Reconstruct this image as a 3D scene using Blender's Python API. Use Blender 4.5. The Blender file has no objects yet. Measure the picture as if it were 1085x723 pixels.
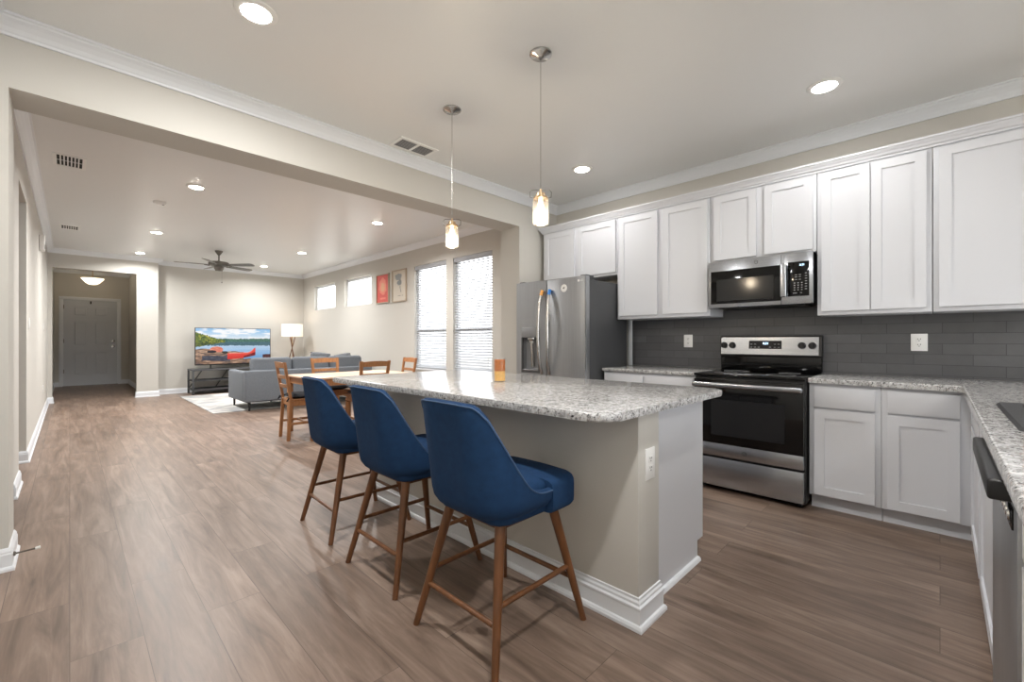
import bpy, bmesh, math, random
import numpy as np
from mathutils import Vector, Matrix
random.seed(7)
S = bpy.context.scene
COL = S.collection
PI = math.pi

# ------------------------------------------------------------------ camera, world, exposure
cam_d = bpy.data.cameras.new('camera'); cam = bpy.data.objects.new('camera', cam_d); COL.objects.link(cam)
cam.location = (0, 0, 1.2); cam.rotation_euler = (PI/2, 0, -0.7936)
cam_d.sensor_width = 36; cam_d.lens = 461/1085*36; cam_d.clip_start = 0.02
S.camera = cam
S.view_settings.view_transform = 'Standard'; S.view_settings.look = 'None'
S.view_settings.exposure = 0.62; S.view_settings.gamma = 1; S.view_settings.use_curve_mapping = False
W = bpy.data.worlds.new('sky'); S.world = W; W.use_nodes = True
W.node_tree.nodes['Background'].inputs[0].default_value = (0.95, 0.975, 1.0, 1)
W.node_tree.nodes['Background'].inputs[1].default_value = 3.4
SUN = 4.0
KCAN, KCAN_WALL, LCAN, PEND, FOYER, LAMP = 23.0, 5.0, 44.0, 6.5, 2.8, 1.6
sun_d = bpy.data.lights.new('sun', 'SUN'); sun_d.energy = SUN; sun_d.angle = 0.02; sun_d.color = (1, .95, .88)
sun_o = bpy.data.objects.new('sun', sun_d); COL.objects.link(sun_o)
sun_o.rotation_euler = Vector((-2.1, 0.55, -2.2)).to_track_quat('-Z', 'Y').to_euler()
def portal(loc, direction, sx, sy):            # sky light sampled through a window opening
    l = bpy.data.lights.new('window_portal', 'AREA'); l.shape = 'RECTANGLE'; l.size = sx; l.size_y = sy
    l.cycles.is_portal = True
    o = bpy.data.objects.new('window_portal', l); COL.objects.link(o); o.location = loc
    o.rotation_euler = Vector(direction).to_track_quat('-Z', 'Z').to_euler()

# ------------------------------------------------------------------ materials
def lin(c):
    return tuple(((v/255)/12.92 if v/255 <= .04045 else ((v/255+.055)/1.055)**2.4) for v in c) + (1,)
def mat(name, rgb, rough=.5, metal=0., spec=.5, noise=None, bump=None, coat=0., aniso=0.):
    m = bpy.data.materials.new(name); m.use_nodes = True
    nt = m.node_tree; b = nt.nodes['Principled BSDF']
    b.inputs['Base Color'].default_value = lin(rgb); b.inputs['Roughness'].default_value = rough
    b.inputs['Metallic'].default_value = metal; b.inputs['Specular IOR Level'].default_value = spec
    b.inputs['Coat Weight'].default_value = coat; b.inputs['Coat Roughness'].default_value = .1
    tc = nt.nodes.new('ShaderNodeTexCoord'); mp = nt.nodes.new('ShaderNodeMapping'); nt.links.new(tc.outputs['Object'], mp.inputs[0])
    if noise:                                    # (scale xyz, amount): colour mottling
        sc, am = noise
        mp.inputs['Scale'].default_value = sc
        n = nt.nodes.new('ShaderNodeTexNoise'); n.inputs['Scale'].default_value = 1; n.inputs['Detail'].default_value = 5
        nt.links.new(mp.outputs[0], n.inputs['Vector'])
        r = nt.nodes.new('ShaderNodeValToRGB')
        c = lin(rgb)
        r.color_ramp.elements[0].position = .3; r.color_ramp.elements[1].position = .7
        r.color_ramp.elements[0].color = tuple(max(0, v*(1-am)) for v in c[:3])+(1,)
        r.color_ramp.elements[1].color = tuple(min(1, v*(1+am)) for v in c[:3])+(1,)
        nt.links.new(n.outputs['Fac'], r.inputs[0]); nt.links.new(r.outputs[0], b.inputs['Base Color'])
    if bump:                                     # (scale, strength)
        n2 = nt.nodes.new('ShaderNodeTexNoise'); n2.inputs['Scale'].default_value = bump[0]; n2.inputs['Detail'].default_value = 3
        nt.links.new(tc.outputs['Object'], n2.inputs['Vector'])
        bp = nt.nodes.new('ShaderNodeBump'); bp.inputs['Strength'].default_value = bump[1]; bp.inputs['Distance'].default_value = .002
        nt.links.new(n2.outputs['Fac'], bp.inputs['Height']); nt.links.new(bp.outputs[0], b.inputs['Normal'])
    return m
def emit(name, rgb, strength):
    m = bpy.data.materials.new(name); m.use_nodes = True; nt = m.node_tree
    b = nt.nodes['Principled BSDF']
    b.inputs['Base Color'].default_value = lin(rgb); b.inputs['Emission Color'].default_value = lin(rgb)
    b.inputs['Emission Strength'].default_value = strength
    return m
def glass(name, tint=(255, 255, 255), refl=.9):
    m = bpy.data.materials.new(name); m.use_nodes = True; nt = m.node_tree; nt.nodes.remove(nt.nodes['Principled BSDF'])
    t = nt.nodes.new('ShaderNodeBsdfTransparent'); t.inputs[0].default_value = lin(tint)
    g = nt.nodes.new('ShaderNodeBsdfGlossy'); g.inputs['Roughness'].default_value = .02
    f0 = nt.nodes.new('ShaderNodeLayerWeight'); f0.inputs[0].default_value = .5
    f1 = nt.nodes.new('ShaderNodeMath'); f1.operation = 'POWER'; f1.inputs[1].default_value = 4; nt.links.new(f0.outputs['Facing'], f1.inputs[0])
    f = nt.nodes.new('ShaderNodeMath'); f.operation = 'MULTIPLY_ADD'; f.inputs[1].default_value = .55; f.inputs[2].default_value = .04; nt.links.new(f1.outputs[0], f.inputs[0])
    x = nt.nodes.new('ShaderNodeMixShader')
    nt.links.new(f.outputs[0], x.inputs[0]); nt.links.new(t.outputs[0], x.inputs[1]); nt.links.new(g.outputs[0], x.inputs[2])
    nt.links.new(x.outputs[0], nt.nodes['Material Output'].inputs[0])
    return m
def vcol(name, emission=0., rough=.6):
    m = bpy.data.materials.new(name); m.use_nodes = True; nt = m.node_tree; b = nt.nodes['Principled BSDF']
    a = nt.nodes.new('ShaderNodeVertexColor'); a.layer_name = 'col'
    nt.links.new(a.outputs[0], b.inputs['Base Color']); b.inputs['Roughness'].default_value = rough
    if emission:
        nt.links.remove(b.inputs['Base Color'].links[0]); b.inputs['Base Color'].default_value = (.01, .01, .01, 1); nt.links.new(a.outputs[0], b.inputs['Emission Color']); b.inputs['Emission Strength'].default_value = emission
        b.inputs['Roughness'].default_value = .25
    return m

M = {}
M['wall'] = mat('greige_wall_paint', (197, 194, 187), .75, bump=(160, .12))
M['ceil'] = mat('ceiling_paint', (228, 229, 228), .36, bump=(120, .15))
M['trim'] = mat('white_trim_paint', (226, 229, 233), .4)
M['door_paint'] = mat('grey_white_door_paint', (200, 203, 208), .45)
M['cab'] = mat('white_cabinet_paint', (211, 213, 218), .42)
M['cab_in'] = mat('cabinet_shadow_gap', (120, 120, 120), .7)
M['steel'] = mat('brushed_steel', (172, 175, 180), .27, 1., noise=((2, 2, 140), .06))
M['fridge_steel'] = mat('dark_brushed_steel', (166, 168, 171), .38, .85, noise=((120, 120, 2), .06))
M['steel_matte'] = mat('matte_grey_panel', (140, 141, 143), .5, .4)
M['fridge_side'] = mat('charcoal_fridge_side', (66, 67, 69), .5)
M['chrome'] = mat('satin_nickel', (190, 188, 184), .22, 1.)
M['bronze'] = mat('pewter_metal', (118, 114, 108), .35, .9)
M['black_gloss'] = mat('black_glass', (10, 10, 11), .08, spec=.35)
M['black'] = mat('black_plastic', (24, 24, 25), .4)
M['black_matte'] = mat('black_composite', (40, 40, 42), .5, bump=(400, .2))
M['grey_mark'] = mat('grey_print', (150, 150, 152), .6)
M['oven_win'] = mat('oven_window_glass', (30, 30, 31), .12, spec=.35)
M['white_plastic'] = mat('white_plastic', (235, 235, 233), .35)
M['dark'] = mat('dark_slot', (30, 30, 30), .8)
M['blue'] = mat('navy_blue_fabric', (25, 55, 90), .85, spec=.25, noise=((35, 35, 35), .12), bump=(900, .35))
M['piping'] = mat('pale_blue_piping', (58, 84, 118), .8)
M['walnut'] = mat('walnut_stained_wood', (104, 66, 38), .38, noise=((45, 45, 5), .25))
M['pine'] = mat('honey_stained_pine', (160, 110, 68), .45, noise=((40, 40, 8), .2))
M['table'] = mat('pale_pink_pine_top', (214, 178, 150), .3, noise=((6, 60, 60), .12))
M['black_fabric'] = mat('black_cushion_fabric', (26, 28, 34), .9, bump=(500, .3))
M['sofa'] = mat('grey_sofa_fabric', (106, 111, 117), .9, noise=((60, 60, 60), .08), bump=(600, .4))
M['sofa_blue'] = mat('blue_grey_sofa_fabric', (112, 124, 138), .9, noise=((60, 60, 60), .08), bump=(600, .4))
M['throw'] = mat('charcoal_cushion_fabric', (92, 94, 98), .9, noise=((25, 25, 25), .25), bump=(400, .4))
M['slot'] = mat('register_slot', (58, 58, 60), .7)
M['slat_grey'] = mat('grey_louver', (150, 150, 152), .5)
M['amber'] = mat('amber_wood', (176, 104, 52), .35, noise=((30, 30, 90), .22))
M['wax'] = mat('honey_wax', (226, 178, 104), .35, noise=((60, 60, 60), .1))
M['glass'] = glass('clear_glass')
def frosted_jar():
    m = glass('jar_glass', (246, 244, 240)); nt = m.node_tree; o = nt.nodes['Material Output']; prev = o.inputs[0].links[0].from_socket
    d = nt.nodes.new('ShaderNodeBsdfTranslucent'); d.inputs[0].default_value = lin((248, 246, 242)); x = nt.nodes.new('ShaderNodeMixShader'); x.inputs[0].default_value = .02
    nt.links.new(prev, x.inputs[1]); nt.links.new(d.outputs[0], x.inputs[2]); nt.links.new(x.outputs[0], o.inputs[0]); return m
M['jar'] = frosted_jar()
M['lens'] = emit('can_light_lens', (255, 248, 236), 22.0)
M['bulb'] = emit('warm_bulb', (255, 230, 196), 14.0)
M['bowl'] = emit('frosted_bowl', (255, 236, 205), 1.6)
M['shade'] = emit('lit_lamp_shade', (255, 240, 224), .30)
M['digit'] = emit('clock_digits', (190, 225, 255), 2.5)
M['blind'] = mat('white_blind', (240, 240, 240), .45)
def translucent_blind():
    m = mat('white_blind', (172, 175, 180), .45); nt = m.node_tree; b = nt.nodes['Principled BSDF']
    t = nt.nodes.new('ShaderNodeBsdfTranslucent'); t.inputs[0].default_value = lin((240, 240, 238)); x = nt.nodes.new('ShaderNodeMixShader'); x.inputs[0].default_value = .03
    nt.links.new(b.outputs[0], x.inputs[1]); nt.links.new(t.outputs[0], x.inputs[2]); nt.links.new(x.outputs[0], nt.nodes['Material Output'].inputs[0]); return m
M['blind'] = translucent_blind()
M['siding'] = mat('pale_siding', (222, 222, 218), .8)
M['roofing'] = mat('grey_roofing', (140, 138, 134), .9)
M['grass'] = mat('pale_dry_ground', (176, 172, 164), .9, noise=((6, 6, 6), .3))
M['tan_frame'] = mat('tan_wood_frame', (176, 160, 140), .5)
M['tape_orange'] = mat('orange_tape', (222, 160, 84), .5)
M['tape_blue'] = mat('blue_tape', (44, 112, 184), .5)
M['brass'] = mat('warm_brass', (186, 160, 128), .3, 1.)

def floor_mat():
    m = bpy.data.materials.new('vinyl_planks'); m.use_nodes = True; nt = m.node_tree; N = nt.nodes; L = nt.links
    b = N['Principled BSDF']
    tc = N.new('ShaderNodeTexCoord'); sp = N.new('ShaderNodeSeparateXYZ'); L.new(tc.outputs['Object'], sp.inputs[0])
    cb = N.new('ShaderNodeCombineXYZ'); L.new(sp.outputs['Y'], cb.inputs['X']); L.new(sp.outputs['X'], cb.inputs['Y'])
    br = N.new('ShaderNodeTexBrick'); L.new(cb.outputs[0], br.inputs['Vector'])
    br.offset = .37; br.offset_frequency = 2; br.squash = 1
    br.inputs['Color1'].default_value = (0, 0, 0, 1); br.inputs['Color2'].default_value = (1, 1, 1, 1); br.inputs['Mortar'].default_value = (.5, .5, .5, 1)
    br.inputs['Scale'].default_value = 1; br.inputs['Mortar Size'].default_value = .0013; br.inputs['Mortar Smooth'].default_value = .2
    br.inputs['Brick Width'].default_value = 1.42; br.inputs['Row Height'].default_value = .213
    # per plank value -> offsets the grain and the tone
    mul = N.new('ShaderNodeVectorMath'); mul.operation = 'SCALE'; mul.inputs['Scale'].default_value = 37.
    L.new(br.outputs['Color'], mul.inputs[0])
    add = N.new('ShaderNodeVectorMath'); add.operation = 'ADD'; L.new(cb.outputs[0], add.inputs[0]); L.new(mul.outputs[0], add.inputs[1])
    mp = N.new('ShaderNodeMapping'); mp.inputs['Scale'].default_value = (1.0, 9, 1); L.new(add.outputs[0], mp.inputs[0])
    n1 = N.new('ShaderNodeTexNoise'); n1.inputs['Scale'].default_value = 1.5; n1.inputs['Detail'].default_value = 9; n1.inputs['Roughness'].default_value = .62; n1.inputs['Distortion'].default_value = .8
    L.new(mp.outputs[0], n1.inputs['Vector'])
    mp2 = N.new('ShaderNodeMapping'); mp2.inputs['Scale'].default_value = (4, 70, 1); L.new(add.outputs[0], mp2.inputs[0])
    n2 = N.new('ShaderNodeTexNoise'); n2.inputs['Scale'].default_value = 1.; n2.inputs['Detail'].default_value = 4; L.new(mp2.outputs[0], n2.inputs['Vector'])
    r = N.new('ShaderNodeValToRGB'); cr = r.color_ramp
    cr.elements[0].position = .28; cr.elements[0].color = lin((85, 70, 60))
    cr.elements[1].position = .74; cr.elements[1].color = lin((158, 139, 125))
    e = cr.elements.new(.5); e.color = lin((126, 107, 94))
    mixf = N.new('ShaderNodeMath'); mixf.operation = 'MULTIPLY_ADD'; mixf.inputs[1].default_value = .16; L.new(n2.outputs['Fac'], mixf.inputs[0])
    m2 = N.new('ShaderNodeMath'); m2.operation = 'MULTIPLY_ADD'; m2.inputs[1].default_value = .84; m2.inputs[2].default_value = 0
    L.new(n1.outputs['Fac'], m2.inputs[0]); L.new(m2.outputs[0], mixf.inputs[2])
    L.new(mixf.outputs[0], r.inputs[0])
    hsv = N.new('ShaderNodeHueSaturation'); L.new(r.outputs[0], hsv.inputs['Color'])
    rng = N.new('ShaderNodeMapRange'); rng.inputs['To Min'].default_value = .86; rng.inputs['To Max'].default_value = 1.12
    L.new(br.outputs['Color'], rng.inputs['Value']); L.new(rng.outputs[0], hsv.inputs['Value'])
    seam = N.new('ShaderNodeMix'); seam.data_type = 'RGBA'; seam.inputs[7].default_value = lin((66, 52, 44))
    sf = N.new('ShaderNodeMath'); sf.operation = 'MULTIPLY'; sf.inputs[1].default_value = .75; L.new(br.outputs['Fac'], sf.inputs[0])
    L.new(sf.outputs[0], seam.inputs[0]); L.new(hsv.outputs[0], seam.inputs[6]); L.new(seam.outputs[2], b.inputs['Base Color'])
    rr = N.new('ShaderNodeMapRange'); rr.inputs['To Min'].default_value = .30; rr.inputs['To Max'].default_value = .46
    L.new(n1.outputs['Fac'], rr.inputs['Value']); L.new(rr.outputs[0], b.inputs['Roughness'])
    b.inputs['Specular IOR Level'].default_value = .45
    bp = N.new('ShaderNodeBump'); bp.inputs['Strength'].default_value = .25; bp.inputs['Distance'].default_value = .002
    inv = N.new('ShaderNodeMath'); inv.operation = 'SUBTRACT'; inv.inputs[0].default_value = 1; L.new(br.outputs['Fac'], inv.inputs[1])
    L.new(inv.outputs[0], bp.inputs['Height']); L.new(bp.outputs[0], b.inputs['Normal'])
    return m
M['floor'] = floor_mat()
def granite_mat():
    m = bpy.data.materials.new('speckled_white_granite'); m.use_nodes = True; nt = m.node_tree; N = nt.nodes; L = nt.links
    b = N['Principled BSDF']; tc = N.new('ShaderNodeTexCoord')
    def noise(scale, det, rough=.6, off=0):
        mp = N.new('ShaderNodeMapping'); mp.inputs['Location'].default_value = (off, off*1.7, off*.6); L.new(tc.outputs['Object'], mp.inputs[0])
        n = N.new('ShaderNodeTexNoise'); n.inputs['Scale'].default_value = scale; n.inputs['Detail'].default_value = det; n.inputs['Roughness'].default_value = rough
        L.new(mp.outputs[0], n.inputs['Vector']); return n
    def ramp(src, p0, c0, p1, c1):
        r = N.new('ShaderNodeValToRGB'); r.color_ramp.elements[0].position = p0; r.color_ramp.elements[0].color = c0
        r.color_ramp.elements[1].position = p1; r.color_ramp.elements[1].color = c1; L.new(src, r.inputs[0]); return r
    base = ramp(noise(42, 6, .7).outputs['Fac'], .36, lin((138, 137, 136)), .60, lin((206, 206, 206)))
    def layer(prev, n, p0, p1, rgb):
        k = ramp(n.outputs['Fac'], p0, (0, 0, 0, 1), p1, (1, 1, 1, 1))
        x = N.new('ShaderNodeMix'); x.data_type = 'RGBA'; L.new(k.outputs[0], x.inputs[0]); L.new(prev, x.inputs[6]); x.inputs[7].default_value = lin(rgb)
        return x.outputs[2]
    c = layer(base.outputs[0], noise(88, 3, .6, 3), .58, .64, (124, 122, 121))
    c = layer(c, noise(78, 3, .6, 9), .60, .64, (58, 58, 57))
    c = layer(c, noise(130, 2, .5, 15), .64, .68, (44, 42, 44))
    c = layer(c, noise(110, 2, .5, 22), .66, .70, (150, 128, 114))
    L.new(c, b.inputs['Base Color']); b.inputs['Roughness'].default_value = .12; b.inputs['Specular IOR Level'].default_value = .5
    return m
M['granite'] = granite_mat()
def tile_mat():
    m = bpy.data.materials.new('grey_glazed_tile'); m.use_nodes = True; nt = m.node_tree; N = nt.nodes; L = nt.links
    b = N['Principled BSDF']; tc = N.new('ShaderNodeTexCoord'); sp = N.new('ShaderNodeSeparateXYZ'); L.new(tc.outputs['Object'], sp.inputs[0])
    cb = N.new('ShaderNodeCombineXYZ'); L.new(sp.outputs['Y'], cb.inputs['X']); L.new(sp.outputs['Z'], cb.inputs['Y'])
    mp = N.new('ShaderNodeMapping'); mp.inputs['Location'].default_value = (.012, -1.18+.0755*20, 0); L.new(cb.outputs[0], mp.inputs[0])
    br = N.new('ShaderNodeTexBrick'); L.new(mp.outputs[0], br.inputs['Vector']); br.offset = .5
    br.inputs['Color1'].default_value = lin((86, 86, 88)); br.inputs['Color2'].default_value = lin((96, 96, 98)); br.inputs['Mortar'].default_value = lin((64, 64, 66))
    br.inputs['Scale'].default_value = 1; br.inputs['Mortar Size'].default_value = .0018; br.inputs['Mortar Smooth'].default_value = .1
    br.inputs['Brick Width'].default_value = .30; br.inputs['Row Height'].default_value = .0755
    n = N.new('ShaderNodeTexNoise'); n.inputs['Scale'].default_value = 14; L.new(tc.outputs['Object'], n.inputs['Vector'])
    x = N.new('ShaderNodeMix'); x.data_type = 'RGBA'; x.blend_type = 'MULTIPLY'; x.inputs[0].default_value = .22
    L.new(br.outputs['Color'], x.inputs[6]); L.new(n.outputs['Fac'], x.inputs[7]); L.new(x.outputs[2], b.inputs['Base Color'])
    b.inputs['Roughness'].default_value = .3
    ad = N.new('ShaderNodeMath'); ad.operation = 'MULTIPLY_ADD'; ad.inputs[1].default_value = -1.; L.new(br.outputs['Fac'], ad.inputs[0])
    n2 = N.new('ShaderNodeTexNoise'); n2.inputs['Scale'].default_value = 9; L.new(tc.outputs['Object'], n2.inputs['Vector']); L.new(n2.outputs['Fac'], ad.inputs[2])
    bp = N.new('ShaderNodeBump'); bp.inputs['Strength'].default_value = .35; bp.inputs['Distance'].default_value = .003
    L.new(ad.outputs[0], bp.inputs['Height']); L.new(bp.outputs[0], b.inputs['Normal'])
    return m
M['tile'] = tile_mat()
def rug_mat():
    m = bpy.data.materials.new('pale_grey_rug'); m.use_nodes = True; nt = m.node_tree; N = nt.nodes; L = nt.links
    b = N['Principled BSDF']; tc = N.new('ShaderNodeTexCoord')
    n = N.new('ShaderNodeTexNoise'); n.inputs['Scale'].default_value = 2.2; n.inputs['Detail'].default_value = 6; n.inputs['Distortion'].default_value = 1.5
    L.new(tc.outputs['Object'], n.inputs['Vector'])
    r = N.new('ShaderNodeValToRGB'); r.color_ramp.elements[0].position = .38; r.color_ramp.elements[0].color = lin((150, 152, 154))
    r.color_ramp.elements[1].position = .6; r.color_ramp.elements[1].color = lin((190, 187, 182)); L.new(n.outputs['Fac'], r.inputs[0]); L.new(r.outputs[0], b.inputs['Base Color'])
    b.inputs['Roughness'].default_value = .95
    return m
M['rug'] = rug_mat()

# ------------------------------------------------------------------ mesh helpers
OFF = {}                                        # root location of every thing / part, so shapes can be given in room coordinates
def smooth(me, ang=35):
    me.polygons.foreach_set('use_smooth', [True]*len(me.polygons))
    me.set_sharp_from_angle(angle=math.radians(ang))
def obj(name, bm, m, parent=None, world=True, sm=True, ang=35):
    off = OFF.get(parent.name, Vector()) if parent else Vector()
    bmesh.ops.remove_doubles(bm, verts=bm.verts, dist=1e-6)
    bmesh.ops.recalc_face_normals(bm, faces=bm.faces)
    if world and off.length: bmesh.ops.translate(bm, verts=bm.verts, vec=-off)
    me = bpy.data.meshes.new(name); bm.to_mesh(me); bm.free()
    for k in (m if isinstance(m, (list, tuple)) else [m]): me.materials.append(k)
    if sm: smooth(me, ang)
    o = bpy.data.objects.new(name, me); COL.objects.link(o)
    if parent: o.parent = parent; OFF[o.name] = off
    return o
def thing(name, label, cat, loc=(0, 0, 0), rotz=0, group=None):
    o = bpy.data.objects.new(name, None); COL.objects.link(o); o.empty_display_size = .05
    o.location = loc; o.rotation_euler = (0, 0, rotz); o['label'] = label; o['category'] = cat
    if group: o['group'] = group
    OFF[o.name] = Vector(loc)
    return o
def tag(o, label, cat, group=None):
    o['label'] = label; o['category'] = cat
    if group: o['group'] = group
    return o
def struct(name, bm, m, parent=None, label=None, sm=True):
    o = obj(name, bm, m, parent, sm=sm)
    if not parent: o['kind'] = 'structure'
    if label: o['label'] = label
    return o
def sthing(name, loc=(0, 0, 0), label=None):    # a piece of the setting that has parts
    o = bpy.data.objects.new(name, None); COL.objects.link(o); o.location = loc; o['kind'] = 'structure'; o.empty_display_size = .05
    if label: o['label'] = label
    OFF[o.name] = Vector(loc); return o
def dup(root, loc, rotz=0, label=None, group=None):
    r = root.copy(); COL.objects.link(r); r.location = loc; r.rotation_euler = (0, 0, rotz)
    if label: r['label'] = label
    if group: r['group'] = group
    for ch in list(root.children):
        c = ch.copy(); COL.objects.link(c); c.parent = r
        for g in list(ch.children):
            d = g.copy(); COL.objects.link(d); d.parent = c
    return r
def B(): return bmesh.new()
def box(bm, x0, x1, y0, y1, z0, z1, bev=0., seg=2, mi=0):
    if x0 > x1: x0, x1 = x1, x0
    if y0 > y1: y0, y1 = y1, y0
    if z0 > z1: z0, z1 = z1, z0
    vs = [bm.verts.new(p) for p in ((x0,y0,z0),(x1,y0,z0),(x1,y1,z0),(x0,y1,z0),(x0,y0,z1),(x1,y0,z1),(x1,y1,z1),(x0,y1,z1))]
    fs = [bm.faces.new([vs[i] for i in q]) for q in ((3,2,1,0),(4,5,6,7),(0,1,5,4),(1,2,6,5),(2,3,7,6),(3,0,4,7))]
    for f in fs: f.material_index = mi
    if bev > 0:
        es = list({e for f in fs for e in f.edges})
        bmesh.ops.bevel(bm, geom=es, offset=bev, segments=seg, profile=.5, affect='EDGES')
    return vs
def frustum(bm, p0, p1, r0, r1, seg=12, cap=True):
    p0, p1 = Vector(p0), Vector(p1); d = (p1-p0).normalized()
    a = d.orthogonal().normalized(); b = d.cross(a)
    rings = []
    for p, r in ((p0, r0), (p1, r1)):
        rings.append([bm.verts.new(p + (a*math.cos(2*PI*i/seg) + b*math.sin(2*PI*i/seg))*r) for i in range(seg)])
    for i in range(seg):
        j = (i+1) % seg; bm.faces.new((rings[0][i], rings[0][j], rings[1][j], rings[1][i]))
    if cap: bm.faces.new(rings[0][::-1]); bm.faces.new(rings[1])
def lathe(bm, prof, c, seg=24, axis='z', mi=0):
    rings = []
    for r, h in prof:
        ring = []
        for i in range(seg if r > 1e-6 else 1):
            t = 2*PI*i/seg
            if axis == 'z': p = (c[0]+r*math.cos(t), c[1]+r*math.sin(t), c[2]+h)
            elif axis == 'x': p = (c[0]+h, c[1]+r*math.cos(t), c[2]+r*math.sin(t))
            else: p = (c[0]+r*math.cos(t), c[1]+h, c[2]+r*math.sin(t))
            ring.append(bm.verts.new(p))
        rings.append(ring)
    for a, b in zip(rings, rings[1:]):
        for i in range(seg):
            j = (i+1) % seg
            q = [a[i % len(a)], a[j % len(a)], b[j % len(b)], b[i % len(b)]]
            u = []
            for v in q:
                if v not in u: u.append(v)
            if len(u) >= 3:
                f = bm.faces.new(u); f.material_index = mi
def tube(bm, pts, r, seg=8):
    pts = [Vector(p) for p in pts]; rings = []
    for i, p in enumerate(pts):
        d = (pts[min(i+1, len(pts)-1)] - pts[max(i-1, 0)]).normalized()
        a = d.cross(Vector((.31, .12, .94)) if abs(d.z) < .9 else Vector((1, 0, 0))).normalized(); b = d.cross(a)
        rings.append([bm.verts.new(p + (a*math.cos(2*PI*k/seg)+b*math.sin(2*PI*k/seg))*r) for k in range(seg)])
    for a, b in zip(rings, rings[1:]):
        for k in range(seg): bm.faces.new((a[k], a[(k+1) % seg], b[(k+1) % seg], b[k]))
    bm.faces.new(rings[0][::-1]); bm.faces.new(rings[-1])
def sweep(bm, prof, path, closed_prof=True):
    """prof: (d, z) with d the distance to the left of the path; path: list of (x, y); mitred corners."""
    P = [Vector((p[0], p[1])) for p in path]; rings = []
    for i, p in enumerate(P):
        def nrm(a, b): d = (b-a).normalized(); return Vector((-d.y, d.x))
        n0 = nrm(P[i-1], p) if i else nrm(p, P[i+1]); n1 = nrm(p, P[i+1]) if i < len(P)-1 else n0
        n = (n0+n1); n = n/n.length_squared*2 if n.length > 1e-6 else n0
        rings.append([bm.verts.new((p.x+n.x*d, p.y+n.y*d, z)) for d, z in prof])
    k = len(prof)
    for a, b in zip(rings, rings[1:]):
        for i in range(k): bm.faces.new((a[i], a[(i+1) % k], b[(i+1) % k], b[i]))
    bm.faces.new(rings[0][::-1]); bm.faces.new(rings[-1])
def prism(bm, poly, z0, z1, bev=0., seg=3, mi=0):
    lo = [bm.verts.new((x, y, z0)) for x, y in poly]; hi = [bm.verts.new((x, y, z1)) for x, y in poly]
    fs = [bm.faces.new(lo[::-1]), bm.faces.new(hi)]
    n = len(poly)
    for i in range(n): bm.faces.new((lo[i], lo[(i+1) % n], hi[(i+1) % n], hi[i]))
    if bev:
        es = list(fs[0].edges)+list(fs[1].edges)
        bmesh.ops.bevel(bm, geom=es, offset=bev, segments=seg, profile=.5, affect='EDGES')
def rrect(x0, x1, y0, y1, r, n=6):
    out = []
    for cx, cy, a0 in ((x1-r, y1-r, 0), (x0+r, y1-r, PI/2), (x0+r, y0+r, PI), (x1-r, y0+r, 1.5*PI)):
        for i in range(n+1):
            a = a0+PI/2*i/n; out.append((cx+r*math.cos(a), cy+r*math.sin(a)))
    return out
def pillow(bm, cx, cy, cz, sx, sy, sz, rot=None, n=12, pw=.45):
    """a stuffed cushion: two bulging grids; sx, sy footprint, sz thickness"""
    tops, bots = [], []
    R = rot or Matrix.Identity(3); c = Vector((cx, cy, cz))
    for i in range(n+1):
        rt, rb = [], []
        for j in range(n+1):
            u, v = 2*i/n-1, 2*j/n-1
            h = max(0., (1-u**4)*(1-v**4))**pw
            k = 1-.05*(abs(u)*abs(v))**2
            edge = i in (0, n) or j in (0, n)
            p = Vector((u*sx/2*k, v*sy/2*k, 0))
            a = bm.verts.new(c + R @ (p+Vector((0, 0, h*sz/2))))
            b = a if edge else bm.verts.new(c + R @ (p-Vector((0, 0, h*sz/2))))
            rt.append(a); rb.append(b)
        tops.append(rt); bots.append(rb)
    for i in range(n):
        for j in range(n):
            bm.faces.new((tops[i][j], tops[i+1][j], tops[i+1][j+1], tops[i][j+1]))
            q = (bots[i][j], bots[i][j+1], bots[i+1][j+1], bots[i+1][j])
            bm.faces.new(q)
def wall_sheet(bm, ax, pos, thick, a0, a1, z0, z1, holes):
    """solid wall with openings. ax 'x': plane x=pos .. pos+thick, along y; ax 'y': plane y=pos .. pos+thick, along x."""
    A = sorted({a0, a1, *[h[0] for h in holes], *[h[1] for h in holes]}); Z = sorted({z0, z1, *[h[2] for h in holes], *[h[3] for h in holes]})
    A = [a for a in A if a0 <= a <= a1]; Z = [z for z in Z if z0 <= z <= z1]
    solid = lambda i, j: 0 <= i < len(A)-1 and 0 <= j < len(Z)-1 and not any(h[0] <= (A[i]+A[i+1])/2 <= h[1] and h[2] <= (Z[j]+Z[j+1])/2 <= h[3] for h in holes)
    def P(a, z, t): return (pos+t, a, z) if ax == 'x' else (a, pos+t, z)
    def quad(*ps): bm.faces.new([bm.verts.new(p) for p in ps])
    for i in range(len(A)-1):
        for j in range(len(Z)-1):
            if not solid(i, j): continue
            u0, u1, v0, v1 = A[i], A[i+1], Z[j], Z[j+1]
            quad(P(u0,v0,0), P(u1,v0,0), P(u1,v1,0), P(u0,v1,0)); quad(P(u0,v0,thick), P(u0,v1,thick), P(u1,v1,thick), P(u1,v0,thick))
            if not solid(i-1, j): quad(P(u0,v0,0), P(u0,v1,0), P(u0,v1,thick), P(u0,v0,thick))
            if not solid(i+1, j): quad(P(u1,v0,0), P(u1,v0,thick), P(u1,v1,thick), P(u1,v1,0))
            if not solid(i, j-1): quad(P(u0,v0,0), P(u0,v0,thick), P(u1,v0,thick), P(u1,v0,0))
            if not solid(i, j+1): quad(P(u0,v1,0), P(u1,v1,0), P(u1,v1,thick), P(u0,v1,thick))
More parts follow.
